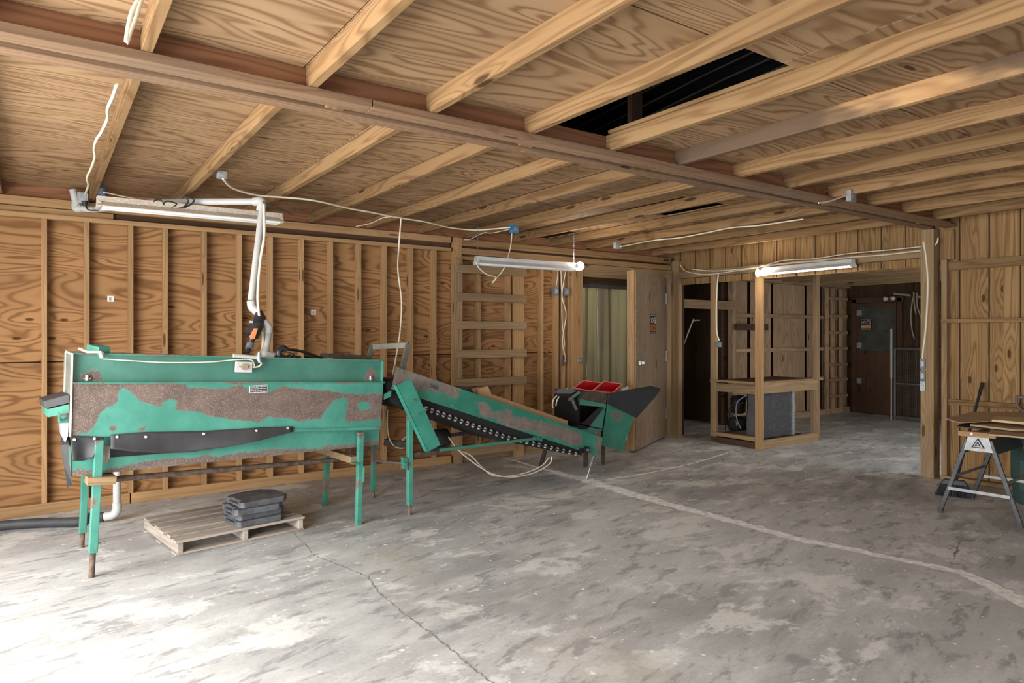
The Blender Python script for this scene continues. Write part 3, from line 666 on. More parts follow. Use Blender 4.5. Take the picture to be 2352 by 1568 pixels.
def nameplate(c, X, Y, wdt, hgt, n, parent, lines, dim=1.0):
    wm_ = plain('plate_white', (.75*dim, .75*dim, .73*dim), .5)
    b = MB(); b.box(c, (wdt, hgt, .002), (X, Y, n)); pl = b.build('nameplate', wm_, parent)
    b = MB(); b.box(c+n*.0012, (wdt*.94, hgt*.9, .0022), (X, Y, n)); b.build('plate_face', BLACK, pl)
    y = hgt*.22; 
    for i, (s, sz) in enumerate(lines):
        text('plate_lettering', s, c+n*.0026-X*wdt*.43+Y*(y), X, Y, hgt*sz, wm_, pl, .0003, width=wdt*.86)
        y -= hgt*.225
c0 = ff(594, 893, -.006)
nameplate(c0, fx, EZ, .120, .052, -fn, wm, [('DEWHOFF MFG. IN', .22), ('FRUIT AND VEGETABLE EQUIP', .15), ('BANGOR, MICHIGAN 49013', .15), ('PHONE 616 427-8474', .16)])
# ------------------------------------------------------------------ conveyor
CA, CB = (2.43, 4.93), (4.55, 5.08)
cx_ = V(CB[0]-CA[0], CB[1]-CA[1], 0).normalized(); cn = V(-cx_.y, cx_.x, 0); CWD = .58
def cf(px, py, off=0): return onp(px, py, CA, CB, off)
cv = thing('incline_conveyor', 'green and rust sloping roller conveyor joined to the washing machine', 'conveyor', (3.5, 5.3, 0))
def cgrid(name, quad, polys, m=G_WEAR, sc=12, off=0): return wear_grid(name, [cf(x, y, off) for x, y in quad], m, cv, polys, 120, 16, .005, sc=sc)
rc = [[(895, 835), (990, 862), (1010, 885), (1010, 905), (960, 895), (930, 915), (890, 895)], [(1010, 868), (1060, 895), (1050, 915), (1005, 900)],
      [(1085, 920), (1115, 925), (1130, 945), (1170, 940), (1180, 955), (1235, 965), (1290, 980), (1330, 992), (1345, 1030), (1310, 1020), (1280, 1012), (1255, 1000), (1215, 990), (1180, 985), (1140, 965), (1110, 955)],
      [(1372, 1005), (1388, 1010), (1382, 1052), (1368, 1045)]]
G_CONV = paint('green_paint_conveyor', green=(.02, .165, .115), rust=(.125, .10, .085), dirt=.7)
cgrid('side_panel', [(910, 842), (1384, 1004), (1378, 1049), (899, 893)], rc, G_CONV)
b = MB()
for off in (CWD,):
    b.prism([cf(x, y, off) for x, y in ((915, 850), (1384, 1002), (1378, 1045), (905, 890))], cn*.005)
b.build('side_panel', G_OLD, cv)
for x, y in ((923, 852), (1047, 897), (1038, 930), (1167, 974), (1244, 967), (1282, 1011), (1326, 1029), (1376, 1013)):
    b = MB(); p = cf(x, y, -.004); b.tube([p, p-cn*.006], .007, 8); b.build('rivet', GALV, cv)
pc = cf(1345, 1032, -.006); b = MB(); b.tube([pc, pc-cn*.025], .034, 20); b.bar(pc-cx_*.09-EZ*.01, pc, .05, .02); bq = b.build('bearing', BLKST, cv)
b = MB(); b.tube([pc, pc-cn*.04], .014, 12); b.build('shaft', STEEL, bq)
# belt and rollers
b = MB()
up = [cf(*q, .03) for q in ((905, 880), (966, 905), (1330, 1034))]; lo = [cf(*q, .03) for q in ((1338, 1046), (1165, 1015), (975, 945), (905, 915))]
b.prism(up+lo, cn*(CWD-.06)); b.build('belt', RUBD, cv)
b = MB(); b.prism([cf(*q, .02) for q in ((885, 880), (905, 872), (975, 930), (965, 945), (925, 938), (895, 920))], cn*.5); b.build('belt_end', RUBD, cv)
path = [(978, 938), (1165, 1005), (1250, 1024), (1322, 1042)]
def along(path, t):
    ls = [math.dist(path[i], path[i+1]) for i in range(len(path)-1)]; L_ = sum(ls)*t
    for i, l in enumerate(ls):
        if L_ <= l+1e-6: k = L_/l; return (path[i][0]+(path[i+1][0]-path[i][0])*k, path[i][1]+(path[i+1][1]-path[i][1])*k)
        L_ -= l
    return path[-1]
CAPS = plain('roller_end_steel', (.45, .45, .44), .3, .3)
r0 = None
for i in range(26):
    q = along(path, i/25); p = cf(q[0], q[1], .004)
    if r0 is None:
        b = MB(); b.tube([p, p+cn*(CWD-.02)], .017, 12); r0 = b.build('roller', BLKST, cv)
        b = MB()
        b.tube([p-cn*.012, p-cn*.003], [.013, .021], 12); rr0 = b.build('roller_cap', CAPS, r0); base = p
    else:
        o = r0.copy(); COL.objects.link(o); o.matrix_basis = Matrix.Translation(p-base) @ r0.matrix_basis
        c2 = rr0.copy(); COL.objects.link(c2); c2.parent = o; c2.matrix_parent_inverse = rr0.matrix_parent_inverse.copy()
b = MB(); b.tube([cf(x, y, -.002) for x, y in [along(path, k/30) for k in range(31)]], .008, 6); b.build('roller_chain', BLKST, cv)
# guard plate
b = MB()
P = [cf(911, 885, -.10), cf(943, 869, -.10), cf(1012, 1022, -.10), cf(983, 1038, -.10)]
b.prism(P, cn*.004); b.prism([P[0], P[3], P[3]+cn*.06, P[0]+cn*.06], (P[1]-P[0])*.04); b.prism([P[3], P[2], P[2]+cn*.05, P[3]+cn*.05], (P[0]-P[3])*.01)
g = b.build('chain_guard', paint('guard_green', green=(.025, .20, .145), attr=False, amount=.22), cv)
for x, y in ((950, 918), (963, 950)): b = MB(); p = cf(x, y, -.105); b.tube([p, p-cn*.006], .008, 6); b.build('bolt', G_OLD, g)
nameplate(cf(997, 888, -.006), (cf(1010, 894)-cf(984, 884)).normalized(), EZ, .085, .042, -cn, cv, [('DEWHOFF MFG. IN', .22), ('FRUIT AND VEGETABLE EQUIP', .15), ('BANGOR, MICHIGAN 49013', .15), ('PHONE 616 427-8474', .16)], .4)
# conveyor legs
def cleg(a, c, w, m, foot=0, fm=RUST):
    X = (a-c).normalized(); b = MB(); b.bar(c+X*foot, a, w, w*.9, side=cx_); o = b.build('leg', m, cv, .003)
    if foot:
        b = MB(); b.tube([c, c+X*(foot+.02)], w*.38, 10); b.build('foot', fm, o)
        p = c+X*(foot+.04); b = MB(); b.tube([p, p+cx_*.05-cn*.01], .005, 6); b.tube([p+cx_*.045-cn*.01, p+cx_*.055-cn*.01], .010, 6); b.build('set_screw', STEEL, o)
    return o
c = onz(941, 1182); cleg(V(c.x, c.y, .80), c, .042, G_LEG, .08)
c = onz(857, 1143); cleg(V(c.x+.01, c.y, .75), c, .042, G_OLD, .06)
c = onz(1347, 1101); cleg(cf(1364, 1045, .02), c, .030, STEEL, .12, STEEL)
c = onz(1240, 1077); cleg(cf(1252, 1035, .5), c, .035, RUSTB, .06)
b = MB(); b.prism([cf(926, 1050, -.03), cf(938, 1052, -.03), cf(938, 1080, -.03), cf(928, 1076, -.03)], cn*.04); p = cf(930, 1065, -.04); b.tube([p, p-cn*.015], .014, 6); b.build('leg_bracket', G_CLEAN, cv)
b = MB(); b.bar(cf(1011, 1033, -.03), cf(1230, 1007, -.01), .024, .02); b.bar(cf(1225, 1005, -.01), cf(1245, 1010, .0), .03, .012); b.build('brace', G_CLEAN, cv)
for q in ((cf(948, 1044, 0), cf(1012, 1038, 0), .035, .03), (cf(882, 1015, .4), cf(945, 1022, .3), .05, .04), (cf(1010, 1002, .55), cf(1120, 988, .55), .03, .03)):
    b = MB(); b.bar(*q); b.build('frame_rail', RUSTB, cv)
b = MB(); b.tube([onz(857, 1143)+V(.02, 0, .33), cf(936, 1065, .02)], .008, 8); b.build('tie_rod', GALV, cv)
b = MB(); p = cf(1000, 1008, .3); b.tube([p-cx_*.13, p-cx_*.11, p+cx_*.11, p+cx_*.13], [.055, .085, .085, .055], 20); b.box(p-EZ*.08, (.18, .12, .03)); b.build('drive_motor', BLKP, cv)
b = MB(); P0, P1, P2, P3 = cf(920, 860, .04), cf(938, 789, .04), cf(856, 793, .30), cf(846, 826, .30)
b.bar(P0, P1, .045, .02, side=cx_); b.bar(P1+EZ*-.012, P2+EZ*-.012, .045, .02); b.bar(P2, P3, .045, .02, side=cx_); b.build('hoop_handle', plain('grey_green_steel', (.12, .115, .09), .6, .3, var=.3), cv, .002)
b = MB(); b.prism([cf(882, 905, -.02), cf(899, 897, -.02), cf(898, 910, -.02), cf(882, 918, -.02)], cn*.02); b.prism([ff(873, 905, .05), ff(882, 905, .05), ff(882, 917, .05), ff(873, 917, .05)], cn*.02); b.build('coupling_plate', G_CLEAN, cv)
b = MB(); b.prism([cf(884, 880, .3), cf(905, 868, .3), cf(905, 872, .3), cf(884, 890, .3)], cn*.2); b.build('feed_lip', RUSTB, cv)
# cable bunch hanging under the conveyor
cable('hanging_wire', [cf(x, y, .15) for x, y in ((1030, 1003), (1050, 1030), (1085, 1060), (1130, 1087), (1180, 1095), (1230, 1084), (1262, 1065), (1268, 1048))], .006, WIRE, 'cream cable loop hanging under the sloping conveyor almost to the floor', cat='cable', n=6)
cable('hanging_wire', [cf(x, y, .17) for x, y in ((1055, 1035), (1080, 1045), (1105, 1070), (1135, 1092), (1190, 1090), (1240, 1072), (1262, 1050))], .006, WIRE, 'second cream cable loop under the sloping conveyor, inside the lower one', cat='cable', n=6)
cable('hanging_wire', [cf(x, y, .35) for x, y in ((890, 940), (890, 985), (898, 1015), (915, 1028), (935, 1025), (925, 1010), (938, 1000))], .006, WIRE, 'cream cable looping between the washing machine end and the conveyor leg')
# cardboard standing in the conveyor
b = MB(); b.prism([cf(x, y, .12) for x, y in ((1100, 915), (1101, 907), (1103, 892), (1121, 887), (1129, 905), (1304, 966), (1303, 990), (1200, 955))], cn*.04)
tag(b.build('cardboard_strip', TAN), 'tan folded cardboard strip lying along the sloping conveyor', 'cardboard')
b = MB(); b.prism([cf(x, y, .3) for x, y in ((1052, 890), (1075, 888), (1098, 896), (1090, 906), (1060, 900))], cn*.2)
tag(b.build('rubber_scrap', plain('grey_scrap', (.10, .09, .08), .8)), 'dark grey scrap sheet lying on the conveyor above the tan cardboard', 'scrap')
b = MB(); b.prism([cf(x, y, .2) for x, y in ((1084, 893), (1098, 889), (1100, 905), (1090, 903))], cn*.02)
tag(b.build('cardboard_scrap', CARD), 'small brown cardboard flap beside the end of the tan strip', 'cardboard')
# ------------------------------------------------------------------ hopper at the conveyor's low end
HV = 5.30
def hf(px, py, d=0): return onv(px, py, HV+d)
hp = thing('feed_hopper', 'green metal feed hopper with black rubber wings at the low end of the conveyor', 'hopper', (4.9, 5.6, 0))
b = MB(); b.prism([hf(1329, 898), hf(1400, 902), hf(1394, 928), hf(1329, 915)], EY*.012); b.build('front_apron', RUSTB, hp)
b = MB(); b.prism([hf(1329, 915), hf(1394, 927), hf(1391, 937), hf(1372, 933), hf(1331, 930)], EY*.012); b.build('frame_strip', G_CLEAN, hp)
wear_grid('chute_plate', [hf(1395, 926), hf(1456, 956), hf(1428, 1036), hf(1382, 1022)], paint('green_chute', green=(.015, .15, .10), dirt=.5), hp, [[(1405, 945), (1428, 948), (1424, 966), (1408, 962)]], 30, 30, .008, sc=12)
b = MB(); b.prism([hf(1384, 934, .01), hf(1391, 935, .01), hf(1383, 988, .01), hf(1356, 995, .01), hf(1330, 986, .01), hf(1345, 975, .01)], EY*.015); b.build('gusset', G_CLEAN, hp)
b = MB(); b.prism([hf(1380, 934), hf(1387, 936), hf(1350, 984), hf(1332, 986), hf(1326, 977), hf(1345, 968)], EY*.02); b.build('rubber_lip', RUBD, hp)
b = MB()
pw = [hf(1400, 903), onv(1450, 894, HV-.12), onv(1496, 886, HV-.25), onv(1515, 891, HV-.28), onv(1516, 897, HV-.28), onv(1500, 918, HV-.25), onv(1493, 925, HV-.24), onv(1462, 960, HV-.15), onv(1430, 944, HV-.08), hf(1394, 927)]
b.prism(pw, EY*.012+V(.004, 0, 0)); b.build('rubber_wing', RUBD, hp)
b = MB()      # box of the hopper: far wall, left wall, bottom
b.prism([onv(1275, 893, 5.95), onv(1395, 893, 5.95), onv(1395, 985, 5.95), onv(1275, 975, 5.95)], EY*.012)
q = [hf(1329, 900), hf(1329, 975), onv(1275, 965, 5.95), onv(1275, 893, 5.95)]; b.prism(q, V(.012, 0, 0))
q = [hf(1394, 905), hf(1388, 985), onv(1395, 985, 5.95), onv(1395, 905, 5.95)]; b.prism(q, V(.012, 0, 0))
q = [hf(1329, 975), hf(1385, 987), onv(1395, 985, 5.95), onv(1275, 975, 5.95)]; b.prism(q, V(0, 0, .012))
b.build('bin', RUBD, hp)
b = MB(); b.bar(hf(1331, 900, -.02), hf(1306, 918, .0), .025, .02); b.bar(hf(1313, 915), hf(1324, 941, 0), .022, .02); b.build('arm', G_OLD, hp)
b = MB(); b.prism([hf(1280, 901), hf(1300, 893), hf(1318, 893), hf(1325, 898), hf(1312, 904), hf(1282, 904)], EY*.10); b.tube([hf(1303, 893, .03), hf(1303, 890, .03)], .015, 8); b.build('gearbox_cap', plain('grey_cap', (.17, .17, .175), .45, .4), hp, .004)
b = MB(); b.prism([hf(1284, 904), hf(1317, 904), hf(1312, 912), hf(1290, 911)], EY*.09); b.build('gearbox', BLKST, hp, .004)
cable('motor_wire', [hf(x, y, .05) for x, y in ((1279, 908), (1271, 918), (1269, 930), (1270, 937))], .007, WIRE, None, hp)
cable('motor_wire', [hf(x, y, .05) for x, y in ((1284, 911), (1279, 920), (1277, 932))], .007, WIRE, None, hp)
for x in (1345, 1385):
    p = onv(x, 975, 5.6); b = MB(); b.bar(V(p.x, p.y, 0), p, .04, .03, side=(1, 0, 0)); b.build('leg', RUSTB, hp)
# red crates standing in the hopper (open tops tipped towards the room)
def crate(tl, tr, br, bl, d, name, label):
    A, B, C, D_ = tl, tr, br, bl
    n = (B-A).cross(D_-A).normalized()
    if n.z > 0: n = -n
    c = (A+B+C+D_)/4; th = .008
    cr = thing(name, label, 'crate', tuple(c+n*d), 'red crates in the hopper')
    b = MB(); R = [A, B, C, D_]
    inn = [p+(c-p)*.05 for p in R]; bot = [p+n*d+(c-p)*.06 for p in R]; bi = [p+n*(d-th)+(c-p)*.10 for p in R]
    for i in range(4):
        j = (i+1) % 4
        if i == 1:   # end wall with a hand hole
            def P(s, t, inner): 
                a0, a1 = (inn[i], inn[j]) if inner else (R[i], R[j]); b0, b1 = (bi[i], bi[j]) if inner else (bot[i], bot[j])
                return (a0*(1-s)+a1*s)*(1-t)+(b0*(1-s)+b1*s)*t
            for s0, s1, t0, t1 in ((0, .3, 0, 1), (.7, 1, 0, 1), (.3, .7, 0, .25), (.3, .7, .5, 1)):
                b.hexa([P(s0, t0, 0), P(s1, t0, 0), P(s1, t1, 0), P(s0, t1, 0)], [P(s0, t0, 1), P(s1, t0, 1), P(s1, t1, 1), P(s0, t1, 1)])
        else: b.hexa([R[i], R[j], bot[j], bot[i]], [inn[i], inn[j], bi[j], bi[i]])
    b.hexa(bi, bot); b.build('box', RED, cr)
    b = MB()
    for i in range(4): b.bar(R[i], R[(i+1) % 4], .012, .012)
    b.build('rim', REDL, cr)
crate(onv(1340, 874, 5.75), onv(1384, 880, 5.75), onv(1360, 898, 5.42), onv(1317, 891, 5.42), .10, 'plastic_crate', 'bright red plastic crate in the hopper, left of its twin')
crate(onv(1387, 876, 5.75), onv(1429, 882, 5.75), onv(1407, 903, 5.42), onv(1362, 897, 5.42), .10, 'plastic_crate', 'dark red plastic crate with pale rim in the hopper, nearer the black wing')
b = MB()
for i in range(8): p = onv(1434+random.uniform(-5, 8), 893+random.uniform(-2, 2), 5.5+random.uniform(0, .1)); b.tube([p, p+V(.03, .01, .01)], [.02, .012], 7)
tag(b.build('rag', plain('crumpled_rag', (.45, .42, .34), .9)), 'crumpled pale rag tucked behind the black wing of the hopper', 'rag')
# ------------------------------------------------------------------ pallet and rubber pads
FP = onz(403, 1278); RP = onz(700, 1216)
pe = (RP-FP); PW = pe.length; pe.normalize(); pn = V(-pe.y, pe.x, 0); PD = .78
pa = thing('wooden_pallet', 'small weathered grey wooden pallet on the concrete under the washing machine', 'pallet', tuple(FP))
def pb(name, s0, t0, s1, t1, z, w, t, sag=0):
    board(name, FP+pe*s0+pn*t0+EZ*z, FP+pe*s1+pn*t1+EZ*z, w, t, W_PALL, pa, side=tuple(pn) if abs(s1-s0) > .3 else tuple(pe), bevel=.003)
for i, s in enumerate((.03, .46, PW-.03)):
    board('stringer', FP+pe*s+EZ*.048, FP+pe*s+pn*PD+EZ*.048, .066, .035, W_PALL, pa, side=(0, 0, 1), bevel=.003)
for i in range(6): pb('deck_board', 0+.01*(i % 2), .045+i*.138, PW-(.02 if i % 2 else 0), .045+i*.138, .091, .092 if i else .10, .018)
for t in (.05, .39, .73): pb('base_board', 0, t, PW, t, .009, .09, .016)
A = onz(547, 1214, .101); 
B2 = onz(623, 1199, .101); C2 = onz(488, 1193, .101)
mx = (B2-A).normalized(); my = (C2-A); my = (my-mx*my.dot(mx)).normalized()
lx, ly = .36, .34
outl = [(.02, 0), (lx-.05, 0), (lx, .06), (lx, ly-.09), (lx-.08, ly), (.10, ly), (.10, ly-.02), (.05, ly-.02), (0, ly-.07), (0, .24), (.028, .235), (.028, .07), (0, .065), (0, .02)]
prev = None
labs = ['dirty black plastic pad, topmost of the stack on the pallet', 'dirty black plastic pad, second from the top of the stack on the pallet', 'dirty black plastic pad, third from the top of the stack on the pallet', 'dirty black plastic pad lying directly on the pallet boards, bottom of its stack']
for i in range(4):
    off = [(0, 0, 0), (.015, .02, .03), (-.02, .0, -.04), (.03, .01, .02)][i]; a = off[2]
    X = mx*math.cos(a)+my*math.sin(a); Y = my*math.cos(a)-mx*math.sin(a)
    o0 = A+mx*off[0]+my*off[1]+EZ*(.001+i*.0425)
    root = thing('plastic_pad', labs[3-i], 'pad', tuple(o0), 'stacked pads on the pallet')
    b = MB(); b.hexa([o0+X*x+Y*y for x, y in outl], [o0+X*x+Y*y+EZ*.041 for x, y in outl]); b.build('pad_body', MATR, root, .003)
    b = MB(); b.bar(o0+X*.012+Y*.06+EZ*.012, o0+X*.012+Y*.245+EZ*.012, .016, .018); b.build('handle', MATR, root, .003)
# ------------------------------------------------------------------ drain pipe and hose
dp = thing('drain_pipe', 'white plastic drain pipe with elbow dropping from the washing machine to the floor hose', 'pipe', tuple(onz(270, 1205)))
DV = (.38)
p0 = onz(262, 1200); 
pt = V(p0.x+.02, p0.y+.02, .62); 
b = MB(); b.tube([pt, V(pt.x, pt.y, .12)], .027, 16); b.build('pipe', PVC, dp)
b = MB(); b.tube(bspl([V(pt.x, pt.y, .15), V(pt.x, pt.y, .09), V(pt.x-.025, pt.y+.01, .055), V(pt.x-.08, pt.y+.03, .045)]), .033, 16); b.build('elbow', PVC, dp)
h0 = V(pt.x-.08, pt.y+.03, .045)
hs = [h0, h0+V(-.10, .05, -.002), onz(180, 1198, .04), onz(100, 1200, .038), onz(0, 1207, .038), onz(-120, 1225, .038)]
ho = cable('floor_hose', hs, .036, RUB, 'thick black drain hose along the floor at the left wall', cat='hose', seg=14)
b = MB(); b.tube([h0+V(-.03, .015, 0), h0+V(-.05, .025, 0)], .038, 14); b.build('hose_clamp', GALV, ho)
# ------------------------------------------------------------------ white water pipe overhead
wp = thing('water_pipe', 'white plastic water pipe running under the joists and dropping to the washing machine', 'pipe', tuple(onv(603, 462, 5.3)))
def pipe(pts, r=.026, name='pipe', m=PVC, par=None): 
    b = MB(); b.tube(pts, r, 16); return b.build(name, m, par or wp)
K0 = onv(600, 463, 5.3); K1 = onv(430, 463, 5.75); K2 = onv(345, 465, 5.95); K3 = onv(218, 481, 6.45); K4 = onv(175, 478, 6.53); K5 = onv(167, 435, 6.53)
pipe([K0, K1]); pipe([K1, K2]); pipe([K2, K3]); pipe([K3, K4]); pipe([K4+EZ*.03, K5])
pipe(bspl([K3+(K4-K3)*.7, K4, K4+EZ*.06]), .031, 'elbow')
pipe(bspl([K0+(K1-K0).normalized()*.06, K0, K0+V(-.003, 0, -.07)]), .034, 'elbow')
L0 = onv(603, 476, 5.3); L1 = onv(577, 690, 5.2); pipe([L0, L1])
L2 = onv(580, 705, 5.2); L3 = onv(594, 718, 5.18); pipe(bspl([L1, L2, L3]), .033, 'elbow')
V0 = L3; V1 = onv(598, 728, 5.15); V2 = onv(579, 772, 5.1); V3 = onv(576, 788, 5.1); V4 = onv(568, 812, 5.05)
b = MB(); b.tube([V0, V1, onv(590, 745, 5.13)], [.030, .040, .045], 16); b.tube([onv(590, 745, 5.13), V2], [.052, .046], 16); vb = b.build('regulator_body', BLKP, wp)
b = MB(); b.tube([V2, V3], [.030, .020], 12); b.tube([V3, V4], [.018, .014], 12); b.build('nipple', BLKP, wp)
b = MB(); b.tube([V3+(V4-V3)*.1, V3+(V4-V3)*.55], .027, 12); b.build('coupling', GREYP, wp)
b = MB(); q = onv(584, 765, 5.03); b.prism([q+V(.0, 0, .035), q+V(.028, 0, .035), q+V(.004, 0, -.04), q+V(-.022, 0, -.045), q+V(-.03, 0, -.02)], V(0, .012, 0)); b.build('valve_lever', ORAN, wp, .003)
b = MB(); q = onv(577, 739, 5.07); b.box(q, (.022, .01, .015)); b.build('valve_label', PVC, wp)
M0 = onv(604, 736, 5.15); M1 = onv(616, 752, 5.15); M2 = onv(616, 765, 5.15); M3 = onv(611, 800, 5.12); M4 = onv(609, 813, 5.1); M5 = onv(629, 819, 5.1)
pipe(bspl([M0, M1, M2]), .031, 'elbow'); pipe([M2, M3]); pipe(bspl([M3, M4, M4+(M5-M4)*.4, M5]), .031, 'elbow')
b = MB(); b.tube([M0-V(.03, 0, 0), M0+V(.0, 0, .0)], .018, 10); b.build('nipple', BLKP, wp)
# ------------------------------------------------------------------ fluorescent fixtures
def fixture(p0, p1, label, mt, tube_m, ntube=1, group=None, dz=0):
    p0 = Vector(p0); p1 = Vector(p1); X = (p1-p0).normalized(); Y = V(-X.y, X.x, 0).normalized(); Z = X.cross(Y)
    t = thing('fluorescent_fixture', label, 'light fixture', tuple((p0+p1)/2), group)
    prof = [(-.035, .06), (.035, .06), (.04, .022), (.078, -.012), (.075, -.017), (.03, .014), (-.03, .014), (-.075, -.017), (-.078, -.012), (-.04, .022)]
    b = MB(); b.hexa([p0+Y*y+Z*z for y, z in prof], [p1+Y*y+Z*z for y, z in prof]); b.build('housing', mt, t)
    for e, s in ((p0, 1), (p1, -1)):
        b = MB(); b.box(e+X*.012*s-Z*.004, (.022, .06*ntube, .045), (X, Y, Z)); b.build('end_cap', mt, t)
    for k in range(ntube):
        y = 0 if ntube == 1 else (-.035+.07*k)
        b = MB(); b.tube([p0+X*.025+Y*y-Z*.012, p1-X*.025+Y*y-Z*.012], .017, 14); b.build('lamp_tube', tube_m, t)
    return t
fa = onz(222, 470, 2.36); fb = onz(645, 512, 2.36)
fixture(onv(222, 470, 5.62), onv(646, 508, 5.66), 'rust-stained unlit double tube light fixture hanging above the washing machine', ENAMR, TUBEW, 2)
f2 = fixture(onv(1092, 602, 5.90), onv(1322, 617, 5.67), 'white unlit tube fixture hung on thin chains beside the wall ladder', ENAM, TUBEW, 2)
for x, yb, v, yt in ((1097, 590, 5.88, 520), (1318, 606, 5.67, 545)):
    b = MB(); p = onv(x, yb, v); n = int((2.56-p.z)/.022)
    for k in range(n):
        c = p+EZ*(.022*k+.011); ax_ = EX if k % 2 else EY
        b.tube([c+EZ*.014*math.sin(a)+ax_*.006*math.cos(a) for a in [j*math.pi/3 for j in range(7)]], .0018, 4, False)
    tag(b.build('hanging_chain', STEEL), 'thin steel chain holding the %s end of the unlit white fixture' % ('left' if x < 1200 else 'bright bulb'), 'chain')
f3 = fixture((7.28, 5.03, 2.205), (7.28, 3.92, 2.215), 'lit tube light fixture mounted under the header of the passage', ENAM, TUBEL, 1)
for nm, loc, lab in (('light_bulb', onv(1332, 611, 5.60), 'glowing round bulb at the right end of the hanging white fixture'), ('light_bulb', V(7.22, 4.99, 2.205), 'glowing round bulb at the left end of the lit passage fixture')):
    t = thing(nm, lab, 'bulb', tuple(loc))
    b = MB(); R_ = .046
    b.tube([loc+V(0, 0, -R_+.092*k/10) for k in range(11)], [max(.002, math.sqrt(max(0, R_*R_-(-R_+.092*k/10)**2))) for k in range(11)], 16); b.build('globe', BULB, t)
    b = MB(); d = V(-.05, .0, 0) if loc.x < 6 else V(0, .09, 0); b.tube([loc+d*.5, loc+d], [.022, .05 if loc.x > 6 else .025], 18); b.build('lampholder', PVC, t)
# ------------------------------------------------------------------ electrical boxes, cables
def ebox(px, py, v, s, m, label, u=None, d=.05, wz=None, knock=0):
    c = onu(px, py, u) if u else onv(px, py, v)
    t = thing('junction_box', label, 'electrical box', tuple(c))
    b = MB(); b.box(c, (d if u else s, s if u else d, wz or s)); b.build('box', m, t, .003)
    b = MB(); n = V(-1, 0, 0) if u else V(0, -1, 0); f = c+n*(d/2+.001)
    b.box(f, (.003 if u else s*.55, s*.55 if u else .003, (wz or s)*.5)); b.build('cover_plate', GALV, t); return c
ebox(190, 455, 6.5, .075, GALV, 'small grey metal box beside the first joist above the white pipe', wz=.09)
ebox(230, 440, 6.42, .07, BLUE, 'blue plastic box behind the first joist at far left', wz=.10)
ebox(509, 402, onz(509, 402, 2.56).y, .06, GALV, 'small steel box on the side of the second left joist with a cable leaving it', wz=.05)
ebox(1181, 525, onz(1181, 525, 2.545).y, .085, BLUE, 'bright blue box on the joist above the hanging white fixture', wz=.09)
ebox(1275, 668, 6.60, .075, GREYP, 'grey outlet box on the wall studs, left of the pair near the curtain door', wz=.10)
ebox(1300, 670, 6.58, .075, GREYP, 'grey outlet box on the wall studs, right of the pair near the curtain door', wz=.10)
ebox(1418, 564, 5.6, .08, GALV, 'brightly lit steel box on a joist right of the hanging bulb', wz=.07)
ebox(1955, 450, 2.85, .085, GALV, 'square steel box on a joist near the right end of the long beam', wz=.09, d=.04)
cB = ebox(1650, 791, None, .07, GREYP, 'small switch box on the left post of the compressor enclosure', u=7.40, wz=.07)
for y, lab in ((835, 'topmost switch box on the edge of the support post'), (863, 'middle switch box on the edge of the support post'), (886, 'lowest switch box on the edge of the support post')):
    ebox(2121, y, None, .05, GREYP if y < 880 else GALV, lab, u=7.36, wz=.10, d=.05)
def wire(pts, label, r=.005, m=WIRE, cat='cable', n=6): return cable('cable', pts, r, m, label, cat=cat, n=n)
def jv(pp, v): return [onv(x, y, v) for x, y in pp]
wire([onz(x, y, 2.555) for x, y in ((268, 195), (258, 225), (247, 250), (246, 275), (232, 305), (222, 320), (216, 340), (218, 360), (210, 385), (200, 408), (203, 425), (196, 445))], 'wavy cream cable stapled down the side of the first joist from the left', .008, n=5)
wire([onz(x, y, 2.54) for x, y in ((238, 441), (290, 452), (345, 463), (385, 466), (430, 455))], 'cream cable from the blue box along the white pipe')
wire([onz(x, y, 2.535) for x, y in ((512, 410), (535, 432), (590, 448), (650, 453), (720, 460), (800, 478), (850, 487), (890, 495), (925, 501), (980, 510), (1030, 522), (1085, 528), (1130, 526), (1172, 522))], 'long sagging cream cable from the steel box across to the blue box', .008)
wire([onz(x, y, 2.53) for x, y in ((818, 520), (850, 513), (880, 500), (900, 497))], 'short cream cable branching up to the long sagging cable')
wire([onz(x, y, 2.53) for x, y in ((1065, 550), (1080, 549), (1110, 535), (1130, 535), (1168, 527))], 'cream cable ending loose at left of the bright blue box')
wire([onz(921, 502, 2.53), onv(916, 570, 5.8), onv(914, 620, 6.0), onv(922, 690, 6.0), onv(919, 760, 6.0), onv(908, 830, 5.9), onv(902, 860, 5.8)], 'single cream cable hanging straight down behind the conveyor top', .008)
wire([onv(1176, 534, 5.98), onv(1172, 570, 5.95), onv(1160, 610, 5.9), onv(1150, 628, 5.9), onv(1138, 640, 5.88), onv(1130, 650, 5.88), onv(1140, 637, 5.87), onv(1118, 630, 5.87), onv(1100, 615, 5.87), onv(1093, 602, 5.88)], 'cream lamp cord with plug knot below the left end of the white fixture', .007)
wire([onv(x, y, 5.12) for x, y in ((606, 470), (607, 540), (598, 600), (592, 680), (597, 735), (604, 780), (600, 810), (596, 822))], 'cream cord running down beside the white drop pipe to the machine', .010)
wire([onv(1281, 600, 6.58), onv(1281, 630, 6.58), onv(1277, 660, 6.58)], 'short cream cable dropping into the left grey outlet box')
wire([onv(x, y, 6.56) for x, y in ((1302, 612), (1296, 640), (1291, 680), (1300, 720), (1294, 765), (1292, 790), (1299, 825), (1292, 833))], 'long cream cable hanging between the grey outlet boxes down to a plug', .007)
wire([onv(x, y, 6.57) for x, y in ((1288, 615), (1290, 670), (1291, 740), (1297, 790), (1290, 800))], 'second cream cable hanging beside the curtain door, the straighter of the two', .006)
b = MB(); b.tube([onv(1293, 815, 6.55), onv(1293, 840, 6.55)], .016, 8); tag(b.build('hanging_plug', BLKP), 'black plug at the bottom of the cables near the curtain door', 'plug')
